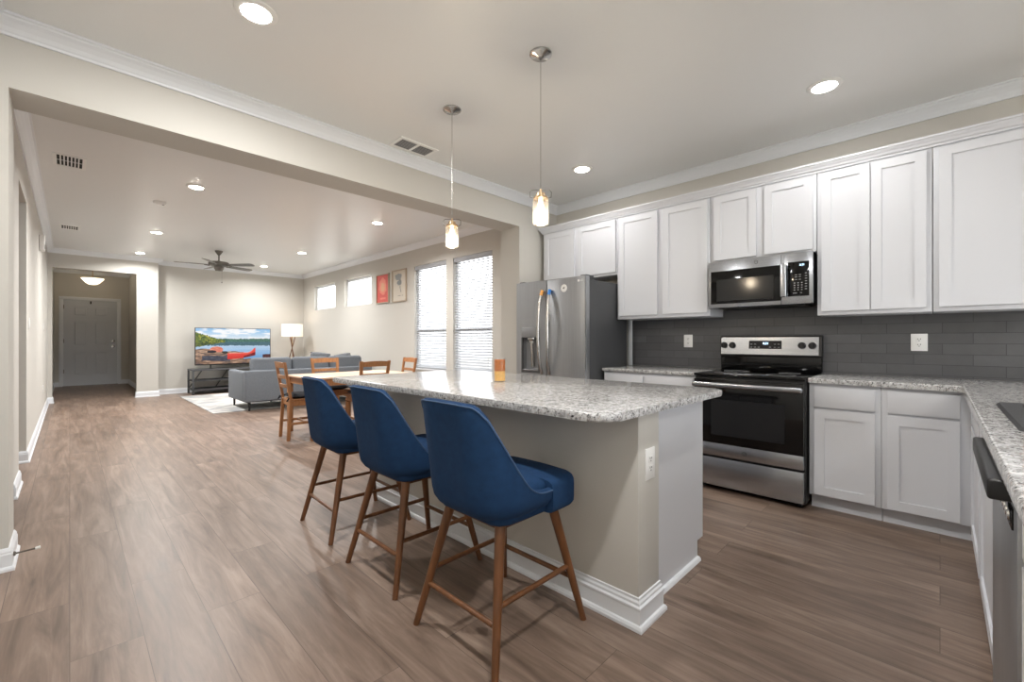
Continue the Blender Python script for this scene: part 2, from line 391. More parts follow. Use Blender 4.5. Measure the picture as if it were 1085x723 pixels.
def text_mesh(name, s, size, m, parent, mtx, extrude=.0006):
    cu = bpy.data.curves.new(name, 'FONT'); cu.body = s; cu.size = size; cu.align_x = 'CENTER'; cu.align_y = 'CENTER'; cu.extrude = extrude
    t = bpy.data.objects.new('tmp_text', cu); COL.objects.link(t)
    me = bpy.data.meshes.new_from_object(t.evaluated_get(bpy.context.evaluated_depsgraph_get()))
    bpy.data.objects.remove(t); bpy.data.curves.remove(cu)
    off = OFF.get(parent.name, Vector())
    me.transform(Matrix.Translation(-off) @ mtx); me.materials.clear(); me.materials.append(m); me.name = name
    o = bpy.data.objects.new(name, me); COL.objects.link(o); o.parent = parent; OFF[o.name] = off
    return o
# text on a plane facing -X: right of the text runs towards -Y
FACE_NX = Matrix(((0, 0, -1), (-1, 0, 0), (0, 1, 0))).to_4x4()
def at_nx(x, y, z): return Matrix.Translation((x, y, z)) @ FACE_NX

# ------------------------------------------------------------------ room shell
XL, XK, XW = -.30, 4.34, 4.50                 # left wall, kitchen wall, window wall
YB0, YB1 = 3.476, 3.78                          # beam
YE, YT = 12.16, 12.45                           # entry wall, television wall
ZK, ZL = 2.888, 2.99                            # kitchen and living ceilings
YR = -3.4                                       # rear wall behind the camera

b = B(); box(b, -2.0, XW+.14, YR-.2, 16.6, -.12, 0); struct('floor', b, M['floor'], sm=False)
b = B(); box(b, -.6, XW+.14, YR-.2, YB0+.05, ZK, ZK+.12); struct('ceiling', b, M['ceil'], sm=False, label='taupe painted kitchen ceiling')
b = B(); box(b, -2.0, XW+.14, YB1-.05, YT+.12, ZL, ZL+.12); struct('ceiling', b, M['ceil'], sm=False, label='taupe painted living room ceiling')
b = B(); box(b, -.5, 1.4, YE+.14, 16.6, 3.06, 3.18); struct('ceiling', b, M['ceil'], sm=False, label='entry hall ceiling')
# beam with its two stubs
b = B(); box(b, -.6, XW, YB0, YB1, 2.53, 3.05); struct('wall_header', b, M['wall'], sm=False, label='dropped beam between kitchen and living room')
b = B(); box(b, 3.656, XW+.1, YB0, YB1, 0, 2.53); struct('wall_stub', b, M['wall'], sm=False, label='short wall carrying the beam beside the fridge')
b = B(); box(b, -.6, -.225, YB0, YB1, 0, 2.53); struct('wall_stub', b, M['wall'], sm=False, label='short wall carrying the beam at the left edge')
b = B(); box(b, XK, XW+.1, YR, YB0, 0, ZK); struct('wall_right', b, M['wall'], sm=False, label='kitchen wall behind the cabinets')
b = B(); box(b, XL-.2, XL-.02, YR, YB0, 0, ZK); struct('wall_left', b, M['wall'], sm=False, label='kitchen left wall')
# left wall of the living room with two openings and a shallow hall behind
b = B(); wall_sheet(b, 'x', XL, -.12, YB1, YE+.1, 0, ZL, [(YB1-.01, 5.0, -.01, 2.56), (5.5, 6.42, -.01, 2.56)])
struct('wall_left', b, M['wall'], sm=False, label='living room left wall with hall openings')
b = B(); box(b, -1.75, -1.65, YB1, 7.4, 0, ZL); box(b, -1.7, XL-.12, 7.3, 7.4, 0, ZL); box(b, -1.7, -.6, YB1-.1, YB1, 0, ZL)
struct('wall_hall', b, M['wall'], sm=False)
WIN = [(10.42, 11.70, 2.0, 2.62), (8.62, 9.92, 1.99, 2.62)]
BIG = [(6.0, 6.98, .70, 2.585), (4.85, 5.81, .70, 2.585)]
b = B(); wall_sheet(b, 'x', XW, .14, YB1, YT+.1, 0, ZL, [(w[0], w[1], w[2], w[3]) for w in WIN+BIG])
struct('wall_windows', b, M['wall'], sm=False, label='window wall of the living room')
b = B(); box(b, 1.356, XW+.1, YT, YT+.12, 0, ZL); struct('wall_back', b, M['wall'], sm=False, label='wall behind the television')
b = B(); wall_sheet(b, 'y', YE, .14, XL-.12, 1.356, 0, ZL+.1, [(-.236, .996, -.01, 2.625)])
box(b, 1.30, 1.356, YE+.14, YT+.12, 0, ZL)
struct('wall_entry', b, M['wall'], sm=False, label='wall with the cased opening to the front hall')
b = B(); box(b, -.42, XL+.0, YE+.14, 16.5, 0, 3.06); box(b, 1.18, 1.30, YE+.14, 16.5, 0, 3.06)
struct('wall_hall', b, M['wall'], sm=False, label='side walls of the front hall')
b = B(); wall_sheet(b, 'y', 16.40, .14, -.42, 1.3, 0, 3.06, [(-.13, .935, -.01, 2.305)]); struct('wall_foyer', b, M['wall'], sm=False, label='front hall end wall around the front door')
# rear wall behind the camera; unseen patio glazing added to let sky light in
RW = [(-.15, 4.1, .05, 2.45)]
b = B(); wall_sheet(b, 'y', YR, -.14, XL-.2, XK+.1, 0, ZK, RW); struct('wall_rear', b, M['wall'], sm=False)

# crown moulding and baseboards
def crown_prof(z): return [(0, z-.092), (.012, z-.092), (.016, z-.080), (.022, z-.074), (.034, z-.056), (.054, z-.036), (.070, z-.024), (.074, z-.016), (.086, z-.012), (.086, z), (0, z)]
BASE = [(0, 0), (.024, 0), (.024, .012), (.018, .022), (.015, .024), (.015, .085), (.012, .092), (.012, .100), (.007, .112), (.004, .118), (0, .118)]
b = B(); sweep(b, crown_prof(ZK), [(XL-.02, YR), (XL-.02, YB0), (XK, YB0), (XK, YR)][::-1]); struct('trim_1', b, M['trim'], sm=False, label='kitchen crown moulding')
b = B(); sweep(b, crown_prof(ZL), [(XL, YB1), (XL, YE), (1.356, YE), (1.356, YT), (XW, YT), (XW, YB1)][::-1]); struct('trim_2', b, M['trim'], sm=False, label='living room crown moulding')
b = B(); sweep(b, [(0, 2.99), (.01, 2.99), (.05, 3.04), (.055, 3.06), (0, 3.06)], [(XL, YE+.14), (XL, 16.4), (1.18, 16.4), (1.18, YE+.14)][::-1]); struct('trim_3', b, M['trim'], label='front hall crown moulding')
b = B()
sweep(b, BASE, [(-.6+.3, YB0), (-.225, YB0), (-.225, YB1), (-.32, YB1)][::-1])
struct('baseboard_stub', b, M['trim'], sm=False, label='white baseboard round the left beam stub')
b = B(); sweep(b, BASE, [(XL-.12, 5.0), (XL, 5.0), (XL, 5.5), (XL-.12, 5.5)][::-1]); struct('baseboard_pier', b, M['trim'], sm=False, label='white baseboard on the pier between hall openings')
b = B(); sweep(b, BASE, [(XL-.12, 6.42), (XL, 6.42), (XL, YE), (-.236, YE), (-.236, YE+.14), (XL, YE+.14)][::-1]); struct('baseboard_left', b, M['trim'], sm=False, label='white baseboard along the left wall')
b = B(); sweep(b, BASE, [(1.18, YE+.14), (.996, YE+.14), (.996, YE), (1.356, YE), (1.356, YT), (XW, YT)][::-1]); struct('baseboard_back', b, M['trim'], sm=False, label='white baseboard behind the television')
b = B(); sweep(b, BASE, [(XW, YT), (XW, YB1), (3.656, YB1), (3.656, YB0), (XK, YB0)][::-1]); struct('baseboard_window', b, M['trim'], sm=False, label='white baseboard under the windows')
b = B(); sweep(b, BASE, [(XL, YE+.2), (XL, 16.4), (-.20, 16.4)][::-1]); struct('baseboard_hall', b, M['trim'], sm=False)
b = B(); sweep(b, BASE, [(1.005, 16.4), (1.18, 16.4), (1.18, YE+.2)][::-1]); struct('baseboard_hall', b, M['trim'], sm=False)
for o in [o for o in COL.objects if o.name.startswith(('baseboard', 'trim_'))]: pass

# windows
def window(n, y0, y1, z0, z1, sash=False, label=None):
    w = sthing('window_%d' % n, (XW+.09, (y0+y1)/2, z0), label)
    f = B(); t = .045; x0, x1 = XW+.075, XW+.125
    box(f, x0, x1, y0, y0+t, z0, z1); box(f, x0, x1, y1-t, y1, z0, z1); box(f, x0, x1, y0+t, y1-t, z1-t, z1); box(f, x0, x1, y0+t, y1-t, z0, z0+t)
    obj('frame', f, M['trim'], w, sm=False)
    if sash:
        zm = (z0+z1)/2-.24
        f = B(); box(f, x0-.01, x1, y0+t, y1-t, zm-.025, zm+.025); obj('meeting_rail', f, M['trim'], w, sm=False)
    g = B(); box(g, XW+.100, XW+.104, y0+t, y1-t, z0+t, z1-t); obj('pane', g, M['glass'], w, sm=False)
    if sash:
        s = B(); box(s, XW-.03, XW+.075, y0-.03, y1+.03, z0-.022, z0, .006); obj('sill', s, M['trim'], w)
    portal((XW+.16, (y0+y1)/2, (z0+z1)/2), (-1, 0, 0), y1-y0, z1-z0)
window(1, *WIN[0], label='small high window near the lamp corner'); window(2, *WIN[1], label='small high window beside the red poster')
window(3, *BIG[0], sash=True, label='tall window farther from the kitchen'); window(4, *BIG[1], sash=True, label='tall window nearer the kitchen')
def added_rear_window(n, x0, x1, z0, z1):  # glazing out of view, added as a daylight source for the kitchen
    w = sthing('window_%d' % n, ((x0+x1)/2, YR, z0)); f = B(); t = .06
    for a in ((x0, x0+t), (x1-t, x1), (x0+(x1-x0)/3-t/2, x0+(x1-x0)/3+t/2), (x0+(x1-x0)/1.5-t/2, x0+(x1-x0)/1.5+t/2)): box(f, a[0], a[1], YR-.1, YR-.04, z0, z1)
    box(f, x0, x1, YR-.1, YR-.04, z0, z0+t); box(f, x0, x1, YR-.1, YR-.04, z1-t, z1); obj('frame', f, M['trim'], w, sm=False)
    g = B(); box(g, x0+t, x1-t, YR-.072, YR-.068, z0+t, z1-t); obj('pane', g, M['glass'], w, sm=False)
    portal(((x0+x1)/2, YR-.16, (z0+z1)/2), (0, 1, 0), x1-x0, z1-z0)
for i, r in enumerate(RW): added_rear_window(5+i, *r)
# blinds
for i, (y0, y1, z0, z1) in enumerate(BIG):
    t = thing('window_blind', ['white slatted blind in the tall window farther from the kitchen', 'white slatted blind in the tall window nearer the fridge'][i], 'blind', (XW+.04, (y0+y1)/2, z0), group='window blinds')
    a, c = y0+.012, y1-.012
    h = B(); box(h, XW+.005, XW+.065, a, c, z1-.075, z1-.002, .004); obj('headrail', h, M['blind'], t)
    s = B(); k = 0; z = z1-.10; dz, dx = .017, .021
    while z > z0+.05:
        for yy in ((a, c),):
            vs = [s.verts.new(p) for p in ((XW+.04-dx, yy[0], z-dz), (XW+.04-dx, yy[1], z-dz), (XW+.04, yy[1], z+.002), (XW+.04, yy[0], z+.002), (XW+.04+dx, yy[1], z+dz), (XW+.04+dx, yy[0], z+dz))]
            s.faces.new((vs[0], vs[1], vs[2], vs[3])); s.faces.new((vs[3], vs[2], vs[4], vs[5]))
        z -= .043
    r = bmesh.ops.solidify(s, geom=s.faces[:], thickness=.0025)
    obj('slats', s, M['blind'], t)
    q = B(); box(q, XW+.018, XW+.062, a, c, z0+.006, z0+.03, .004); obj('bottom_rail', q, M['blind'], t)
    q = B()
    for yy in (a+.12, c-.12): box(q, XW+.0385, XW+.0405, yy, yy+.006, z0+.02, z1-.05)
    obj('ladder_cord', q, M['blind'], t, sm=False)
# outdoors
b = B(); box(b, XW+.3, 30, -6, 25, -.3, -.2); o = obj('ground', b, M['grass'], sm=False); o['kind'] = 'structure'
b = B(); box(b, -14, XW+.3, -20, YR-.3, -.3, -.2); o = obj('ground', b, M['grass'], sm=False); o['kind'] = 'structure'
t = thing('neighbour_house', 'pale sided house standing outside beyond the tall blinds', 'house', (12, 6, -.2))
b = B(); box(b, 10.5, 14, 3.2, 9.2, -.2, 2.7); obj('wall', b, M['siding'], t, sm=False)
b = B(); prism(b, [(10.2, 2.9), (14.3, 2.9), (14.3, 9.5), (10.2, 9.5)], 2.7, 2.9); obj('roof', b, M['roofing'], t, sm=False)
b = B(); box(b, 10.45, 10.5, 5.2, 6.4, .8, 2.1); obj('window', b, M['fridge_side'], t, sm=False)

# front door
d = sthing('door_1', (.4, 16.42, 0), 'white six panel front door')
b = B(); X0, X1, ZT = -.115, .925, 2.29; wd = X1-X0
cols = [(.17, .445), (.555, .83)]; rows = [(.075, .185), (.245, .53), (.605, .875)]
PX = [(X0+a*wd, X0+c*wd) for a, c in cols]; PZ = [(ZT-e*ZT, ZT-a*ZT) for a, e in rows]
wall_sheet(b, 'y', 16.40, .035, -.13, .935, .0, 2.305, [(p[0], p[1], q[0], q[1]) for p in PX for q in PZ])
for p in PX:
    for q in PZ:
        box(b, p[0], p[1], 16.420, 16.43, q[0], q[1])
        m_ = .03; vs = box(b, p[0]+m_, p[1]-m_, 16.404, 16.42, q[0]+m_, q[1]-m_, .008, 1)
obj('leaf', b, M['door_paint'], d)
b = B(); box(b, X0-.085, X0-.004, 16.375, 16.40, 0, ZT+.005, .004); box(b, X1+.004, X1+.085, 16.375, 16.40, 0, ZT+.005, .004); box(b, X0-.085, X1+.085, 16.375, 16.40, ZT+.004, ZT+.085, .004)
obj('casing', b, M['trim'], d)
for z in (.35, 1.15, 2.05):
    b = B(); box(b, X0-.012, X0+.012, 16.385, 16.402, z, z+.10); obj('hinge', b, M['bronze'], d)
for z in (1.05, 1.20):
    b = B(); lathe(b, [(0, 0), (.036, 0), (.036, -.010), (.014, -.014), (.014, -.035), (.028, -.045), (.028, -.065), (0, -.072)], (X1-.075, 16.40, z), 16, 'y')
    obj('handle' if z < 1.1 else 'deadbolt', b, M['chrome'], d)
b = B(); box(b, .385, .415, 16.392, 16.40, 2.20, 2.275); obj('hook', b, M['dark'], d)
b = B(); box(b, X0-.02, X1+.02, 16.36, 16.44, 0, .012); obj('threshold', b, M['bronze'], d)

# ------------------------------------------------------------------ kitchen cabinets
def kmap(u0, u1, n0, n1, w0, w1, xf): return (xf-n1, xf-n0, u0, u1, w0, w1)            # faces -X
def smap(u0, u1, n0, n1, w0, w1, yf): return (u0, u1, yf+n0, yf+n1, w0, w1)            # faces +Y
def shaker(mp, face, u0, u1, w0, w1, parent, name='door', rail=.058):
    b = B(); g = .002; th = .020
    box(b, *mp(u0, u0+rail, g, th, w0, w1, face)); box(b, *mp(u1-rail, u1, g, th, w0, w1, face))
    box(b, *mp(u0+rail, u1-rail, g, th, w0, w0+rail, face)); box(b, *mp(u0+rail, u1-rail, g, th, w1-rail, w1, face))
    box(b, *mp(u0+rail, u1-rail, g, .011, w0+rail, w1-rail, face))
    return obj(name, b, M['cab'], parent, sm=False)
def slab(mp, face, u0, u1, w0, w1, parent, name='drawer'):
    b = B(); box(b, *mp(u0, u1, .002, .020, w0, w1, face), .003); return obj(name, b, M['cab'], parent)
XU = 4.01
def upper(y0, y1, z0, doors, label):
    t = thing('upper_cabinet', label, 'cabinet', (XK, (y0+y1)/2, z0), group='white upper cabinets')
    b = B(); box(b, XU, XK-.002, y0+.0015, y1-.0015, z0, 2.492, .002); obj('body', b, M['cab'], t)
    for a, c, e, f in doors: shaker(kmap, XU, a, c, e, f, t)
upper(2.402, 3.412, 1.893, [(2.943, 3.378, 1.923, 2.468), (2.415, 2.895, 1.923, 2.468)], 'short white double-door upper cabinet above the fridge')
upper(1.462, 2.400, 1.425, [(1.955, 2.374, 1.458, 2.468), (1.480, 1.898, 1.458, 2.468)], 'tall white upper cabinet between fridge and microwave')
upper(.672, 1.460, 1.888, [(1.088, 1.424, 1.908, 2.468), (.696, 1.028, 1.908, 2.468)], 'short white upper cabinet above the microwave')
upper(.036, .670, 1.395, [(.356, .640, 1.425, 2.468), (.064, .350, 1.425, 2.468)], 'white double-door upper cabinet right of the microwave')
upper(-.46, .034, 1.395, [(-.43, .004, 1.425, 2.468)], 'white single-door upper cabinet at the right edge')
CROWN2 = [(0, 2.484), (.010, 2.484), (.012, 2.496), (.020, 2.502), (.026, 2.516), (.036, 2.528), (.040, 2.536), (.046, 2.540), (.046, 2.553), (0, 2.553)]
b = B(); sweep(b, CROWN2, [(XK-.01, 3.412), (XU-.001, 3.412), (XU-.001, -.46), (XK-.01, -.46)][::-1]); struct('trim_4', b, M['cab'], sm=False, label='crown strip along the top of the upper cabinets')
# base cabinets
XB, ZC0, ZC1 = 3.72, .905, .936
def base_k(y0, y1, cols, label):
    t = thing('base_cabinet', label, 'cabinet', (XK, (y0+y1)/2, 0), group='white base cabinets')
    b = B(); box(b, XB, XK-.004, y0, y1, .105, ZC0-.001, .002); obj('body', b, M['cab'], t)
    b = B(); box(b, XB+.075, XK-.01, y0+.001, y1-.001, 0, .105); obj('toe_kick', b, M['cab'], t, sm=False)
    for a, c in cols:
        shaker(kmap, XB, a, c, .118, .716, t); slab(kmap, XB, a, c, .734, .876, t)
base_k(1.468, 2.375, [(1.955, 2.345), (1.495, 1.925)], 'white base cabinet between fridge and range')
base_k(.274, .668, [(.304, .636)], 'white base cabinet right of the range')
base_k(-.143, .272, [(-.085, .243)], 'white corner base cabinet next to the sink run')
YS = -.143
def base_s(x0, x1, cols, label):
    t = thing('base_cabinet', label, 'cabinet', ((x0+x1)/2, -.45, 0), group='white base cabinets')
    b = B(); box(b, x0, x1, -.72, YS-.002, .105, ZC0-.30, .002); box(b, x0, x1, -.19, YS-.002, ZC0-.3, ZC0-.001); box(b, x0, x1, -.72, -.70, ZC0-.3, ZC0-.001)
    obj('body', b, M['cab'], t, sm=False)
    b = B(); box(b, x0+.001, x1-.001, -.72, YS-.077, 0, .105); obj('toe_kick', b, M['cab'], t, sm=False)
    for a, c in cols:
        shaker(smap, YS-.002, a, c, .118, .716, t); slab(smap, YS-.002, a, c, .734, .876, t)
base_s(2.862, 3.715, [(2.90, 3.58)], 'white base cabinet in the corner of the sink run')
base_s(2.085, 2.860, [(2.105, 2.835)], 'white sink base cabinet beside the dishwasher')
base_s(.70, 1.455, [(.72, 1.43)], 'white base cabinet at the free end of the sink run')
# worktops
def worktop(poly, label, holes=None):
    t = thing('countertop', label, 'countertop', (sum(p[0] for p in poly)/len(poly), sum(p[1] for p in poly)/len(poly), ZC0), group='granite countertops')
    b = B(); prism(b, poly, ZC0, ZC1, .009, 3)
    return t, b
t, b = worktop([(3.685, 1.466), (XK-.004, 1.466), (XK-.004, 2.378), (3.685, 2.378)], 'speckled granite countertop between fridge and range'); obj('slab', b, M['granite'], t)
t = thing('countertop', 'L-shaped speckled granite countertop holding the black sink', 'countertop', (3.6, 0, ZC0), group='granite countertops')
b = B()
SX0, SX1, SY0, SY1 = 1.96, 2.70, -.63, -.20
for r in (((3.685, XK-.004), (-.095, .670)), ((SX1, XK-.004), (-.76, -.095)), ((.66, SX0), (-.76, -.095)), ((SX0, SX1), (SY1, -.095)), ((SX0, SX1), (-.76, SY0))):
    pass
pol = [(.66, -.76), (XK-.004, -.76), (XK-.004, .670), (3.685, .670), (3.685, -.095), (.66, -.095)]
# build slab with a sink hole by bridging two outlines
def slab_with_hole(b, outer, hole, z0, z1):
    for z in (z0, z1):
        vo = [b.verts.new((x, y, z)) for x, y in outer]; vh = [b.verts.new((x, y, z)) for x, y in hole]
        eo = [b.edges.new((vo[i], vo[(i+1) % len(vo)])) for i in range(len(vo))]; eh = [b.edges.new((vh[i], vh[(i+1) % len(vh)])) for i in range(len(vh))]
        bmesh.ops.triangle_fill(b, edges=eo+eh, use_beauty=True)
    b.verts.ensure_lookup_table()
    def sides(pl):
        for i in range(len(pl)):
            (xa, ya), (xb, yb) = pl[i], pl[(i+1) % len(pl)]
            b.faces.new([b.verts.new(p) for p in ((xa, ya, z0), (xb, yb, z0), (xb, yb, z1), (xa, ya, z1))])
    sides(outer); sides(hole)
    bmesh.ops.remove_doubles(b, verts=b.verts, dist=1e-5)
slab_with_hole(b, pol, [(SX0, SY0), (SX1, SY0), (SX1, SY1), (SX0, SY1)], ZC0, ZC1)
es = [e for e in b.edges if len(e.link_faces) == 2 and e.calc_face_angle(0) > 1 and abs(e.verts[0].co.z-e.verts[1].co.z) < 1e-4 and abs((e.verts[0].co.y+e.verts[1].co.y)/2+.095) < 1e-3 or (abs((e.verts[0].co.x+e.verts[1].co.x)/2-3.685) < 1e-3 and abs(e.verts[0].co.z-e.verts[1].co.z) < 1e-4 and len(e.link_faces) == 2 and e.calc_face_angle(0) > 1)]
bmesh.ops.bevel(b, geom=es, offset=.009, segments=3, profile=.5, affect='EDGES')
obj('slab', b, M['granite'], t)
# sink
t = thing('kitchen_sink', 'black composite sink set in the granite beside the dishwasher', 'sink', ((SX0+SX1)/2, (SY0+SY1)/2, ZC1))
b = B(); ox0, ox1, oy0, oy1 = 1.925, 2.735, -.665, -.165
wall_v = [(ox0, ox1, oy0, oy1, ZC1+.001), (ox0+.008, ox1-.008, oy0+.008, oy1-.008, ZC1+.010), (SX0+.03, SX1-.03, SY0+.03, SY1-.03, ZC1+.010), (SX0+.045, SX1-.045, SY0+.045, SY1-.045, ZC1-.01), (SX0+.07, SX1-.07, SY0+.07, SY1-.07, ZC1-.19)]
rings = []
for x0, x1, y0, y1, z in wall_v: rings.append([b.verts.new((x, y, z)) for x, y in rrect(x0, x1, y0, y1, .035, 4)])
for p, q in zip(rings, rings[1:]):
    for i in range(len(p)): b.faces.new((p[i], p[(i+1) % len(p)], q[(i+1) % len(q)], q[i]))
b.faces.new(rings[-1]); obj('basin', b, M['black_matte'], t)
b = B(); lathe(b, [(0, .004), (.03, .004), (.042, .001), (.042, -.001), (0, -.001)], (2.33, -.41, ZC1-.188), 20); obj('drain', b, M['chrome'], t)
# backsplash (wall tiles)
b = B(); box(b, XK-.010, XK-.0005, -.76, 2.405, ZC1+.001, 1.424); box(b, XK-.010, XK-.0005, .672, 1.46, 1.424, 1.49); box(b, XK-.010, XK-.0005, .674, 1.462, .60, ZC1+.001)
struct('wall_backsplash', b, M['tile'], sm=False, label='long dark grey tiles above the counters')
b = B(); box(b, XK-.016, XK-.0005, 2.408, 2.455, ZC1, 1.90, .003); struct('trim_5', b, M['trim'], label='white edge strip where the tiles stop by the fridge')

# dishwasher
t = thing('dishwasher', 'stainless dishwasher with black top bar in the sink run', 'dishwasher', (1.77, -.43, 0))
DX0, DX1 = 1.462, 2.075
b = B(); box(b, DX0+.004, DX1-.004, -.70, -.15, .10, .735); box(b, DX0+.004, DX1-.004, -.19, -.15, .735, .895); obj('body', b, M['fridge_side'], t, sm=False)
b = B(); box(b, DX0, DX1, -.149, -.120, .115, .845, .006); obj('door', b, M['fridge_steel'], t)
b = B(); box(b, DX0+.002, DX1-.002, -.149, -.076, .840, .888, .007, 3); obj('handle', b, M['black'], t)
b = B(); box(b, DX0+.05, DX1-.24, -.121, -.116, .765, .815, .004); p = obj('control_panel', b, M['black_gloss'], t)
for i in range(7):
    b = B(); lathe(b, [(0, .003), (.010, .003), (.012, 0)], (DX1-.275-i*.04, -.116, .788), 10, 'y'); obj('button', b, M['chrome'], p)
b = B(); box(b, DX0, DX1, -.70, -.21, 0, .10); obj('toe_kick', b, M['black'], t, sm=False)

# ------------------------------------------------------------------ range
t = thing('kitchen_range', 'stainless and black freestanding electric range between base cabinets', 'stove', (4.0, 1.07, 0))
RY0, RY1, RX = .681, 1.457, 3.665
b = B(); box(b, RX+.002, XK-.02, RY0, RY1, .03, .915, .004)
for y in (RY0+.05, RY1-.05):
    for x in (RX+.06, XK-.10): frustum(b, (x, y, 0), (x, y, .04), .018, .018, 10)
obj('body', b, M['black'], t)
b = B(); box(b, RX-.030, XK-.075, RY0-.003, RY1+.003, .916, .938, .006); c = obj('cooktop', b, M['black_gloss'], t)
for x, y, r in ((3.83, .87, .10), (3.83, 1.27, .085), (4.10, .87, .075), (4.10, 1.27, .10)):
    b = B(); lathe(b, [(r-.003, 0), (r-.003, .0006), (r, .0006), (r, 0)], (x, y, .9382), 40); obj('burner_ring', b, M['grey_mark'], c)
def door_box(x0, x1, y0, y1, z0, z1, m, name, par, bev=.004):
    b = B(); box(b, x0, x1, y0, y1, z0, z1, bev); return obj(name, b, m, par)
od = door_box(RX-.040, RX, RY0+.004, RY1-.004, .388, .895, M['black_gloss'], 'oven_door', t)
door_box(RX-.043, RX-.001, RY0+.004, RY1-.004, .284, .384, M['steel'], 'door_trim', od)
door_box(RX-.0408, RX-.0395, .80, 1.315, .452, .735, M['oven_win'], 'window', od, 0)
b = B(); box(b, RX-.095, RX-.060, RY0+.004, RY1-.004, .832, .872, .014, 3)
for y in (RY0+.05, RY1-.05): box(b, RX-.07, RX-.035, y-.014, y+.014, .838, .866, .004)
obj('handle', b, M['steel'], od)
b = B(); lathe(b, [(.012, 0), (.012, -.002), (.015, -.002), (.015, 0)], (RX-.0435, 1.068, .334), 24, 'x'); tube(b, [(RX-.0445, 1.068-.009+i*.003, .334+.005*math.sin(i*1.5)) for i in range(7)], .0009, 6)
obj('badge', b, M['fridge_side'], od)
door_box(RX-.042, RX-.001, RY0+.004, RY1-.004, .045, .268, M['steel'], 'storage_drawer', t)
# backguard: black stand and the tilted steel panel
b = B(); box(b, 4.262, XK-.016, RY0, RY1, .938, 1.07, .004); obj('backguard', b, M['black_gloss'], t)
b = B(); prof = [(4.245, 1.075), (4.262, 1.238), (4.275, 1.246), (XK-.013, 1.246), (XK-.013, 1.068), (4.252, 1.066)]
lo = [b.verts.new((x, RY0-.002, z)) for x, z in prof]; hi = [b.verts.new((x, RY1+.002, z)) for x, z in prof]
b.faces.new(lo); b.faces.new(hi[::-1])
for i in range(6): b.faces.new((lo[i], lo[(i+1) % 6], hi[(i+1) % 6], hi[i]))
cp = obj('control_panel', b, M['black'], t, sm=False)
def gx(z): return 4.245+(z-1.075)*(4.262-4.245)/(1.238-1.075)
def tilt(b, y0, y1, z0, z1, n0, n1):
    vs = box(b, 0, 1, y0, y1, 0, 1)
    for v in vs:
        z = z0+(z1-z0)*v.co.z; v.co = (gx(z)-(n1 if v.co.x < .5 else n0), v.co.y, z)
b = B(); tilt(b, RY0+.018, RY1-.006, 1.082, 1.232, 0, .002); obj('face_plate', b, M['steel'], cp, sm=False)
b = B(); tilt(b, .962, 1.216, 1.132, 1.203, .0015, .004); dp = obj('display', b, M['black_gloss'], cp, sm=False)
for y in (.744, .816, 1.354, 1.424):
    b = B(); lathe(b, [(0, -.030), (.021, -.030), (.024, -.026), (.026, -.004), (.029, 0), (0, 0)], (gx(1.161)-.002, y, 1.161), 20, 'x')
    box(b, gx(1.161)-.036, gx(1.161)-.026, y-.004, y+.004, 1.140, 1.182, .002)
    obj('knob', b, M['black'], cp)
text_mesh('clock_digits', '8:21', .026, M['digit'], cp, at_nx(gx(1.178)-.0052, 1.082, 1.178))
for i, y in enumerate((1.196, 1.166, 1.136, 1.048, 1.012, .984)):
    for z in (1.146, 1.172):
        if i in (2, 3) and z > 1.15: continue
        b = B(); tilt(b, y-.008, y+.008, z-.002, z+.002, .004, .0045); obj('key', b, M['grey_mark'], cp, sm=False)

# microwave
t = thing('microwave_oven', 'stainless over-the-range microwave hung under short upper cabinet', 'microwave', (4.1, 1.065, 1.485))
MY0, MY1, MZ0, MZ1, MX = .682, 1.450, 1.486, 1.885, 3.93
b = B(); box(b, MX+.022, XK-.012, MY0+.006, MY1-.006, MZ0+.008, MZ1-.001, .003); obj('body', b, M['black'], t)
mdo = door_box(MX, MX+.021, .893, MY1, MZ0, MZ1-.001, M['steel'], 'door', t)
door_box(MX, MX+.021, MY0, .8915, MZ0, MZ1-.001, M['steel'], 'control_side', t)
door_box(MX-.003, MX, .893, 1.427, 1.518, 1.800, M['black_gloss'], 'window_surround', mdo, .0015)
door_box(MX-.0045, MX-.003, .945, 1.378, 1.542, 1.727, M['oven_win'], 'window', mdo, 0)
b = B(); box(b, MX-.052, MX-.032, .848, .890, 1.540, 1.802, .008, 3); box(b, MX-.034, MX+.001, .854, .886, 1.546, 1.572, .003); box(b, MX-.034, MX+.001, .854, .886, 1.772, 1.798, .003)
obj('handle', b, M['steel'], mdo)
kp = door_box(MX-.003, MX, .706, .846, 1.545, 1.812, M['black_gloss'], 'keypad', t, .0015)
text_mesh('clock_digits', '8:21', .020, M['digit'], kp, at_nx(MX-.0040, .752, 1.784))
KEYS = [(.806-q*.024-.009, .806-q*.024, 1.590+r*.018, 1.598+r*.018) for r in range(4) for q in range(3)]
KEYS += [(.720, .733, 1.596+r*.020, 1.601+r*.020) for r in range(7)] + [(y-.007, y+.009, z, z+.004) for y in (.79, .765) for z in (1.672, 1.692, 1.708)]
KEYS += [(.785, .812, 1.568, 1.573), (.752, .765, 1.568, 1.573)]
for y0, y1, z0, z1 in KEYS:
    b = B(); box(b, MX-.0042, MX-.003, y0, y1, z0, z1); obj('key', b, M['grey_mark'], kp, sm=False)
b = B(); lathe(b, [(.012, 0), (.012, -.002), (.0145, -.002), (.0145, 0)], (MX, 1.071, 1.846), 24, 'x'); tube(b, [(MX-.001, 1.071-.009+i*.003, 1.846+.005*math.sin(i*1.5)) for i in range(7)], .0009, 6)
obj('badge', b, M['fridge_side'], mdo)
b = B(); box(b, MX+.05, XK-.04, .75, 1.38, MZ0-.004, MZ0+.01); obj('vent_grille', b, M['black'], t, sm=False)

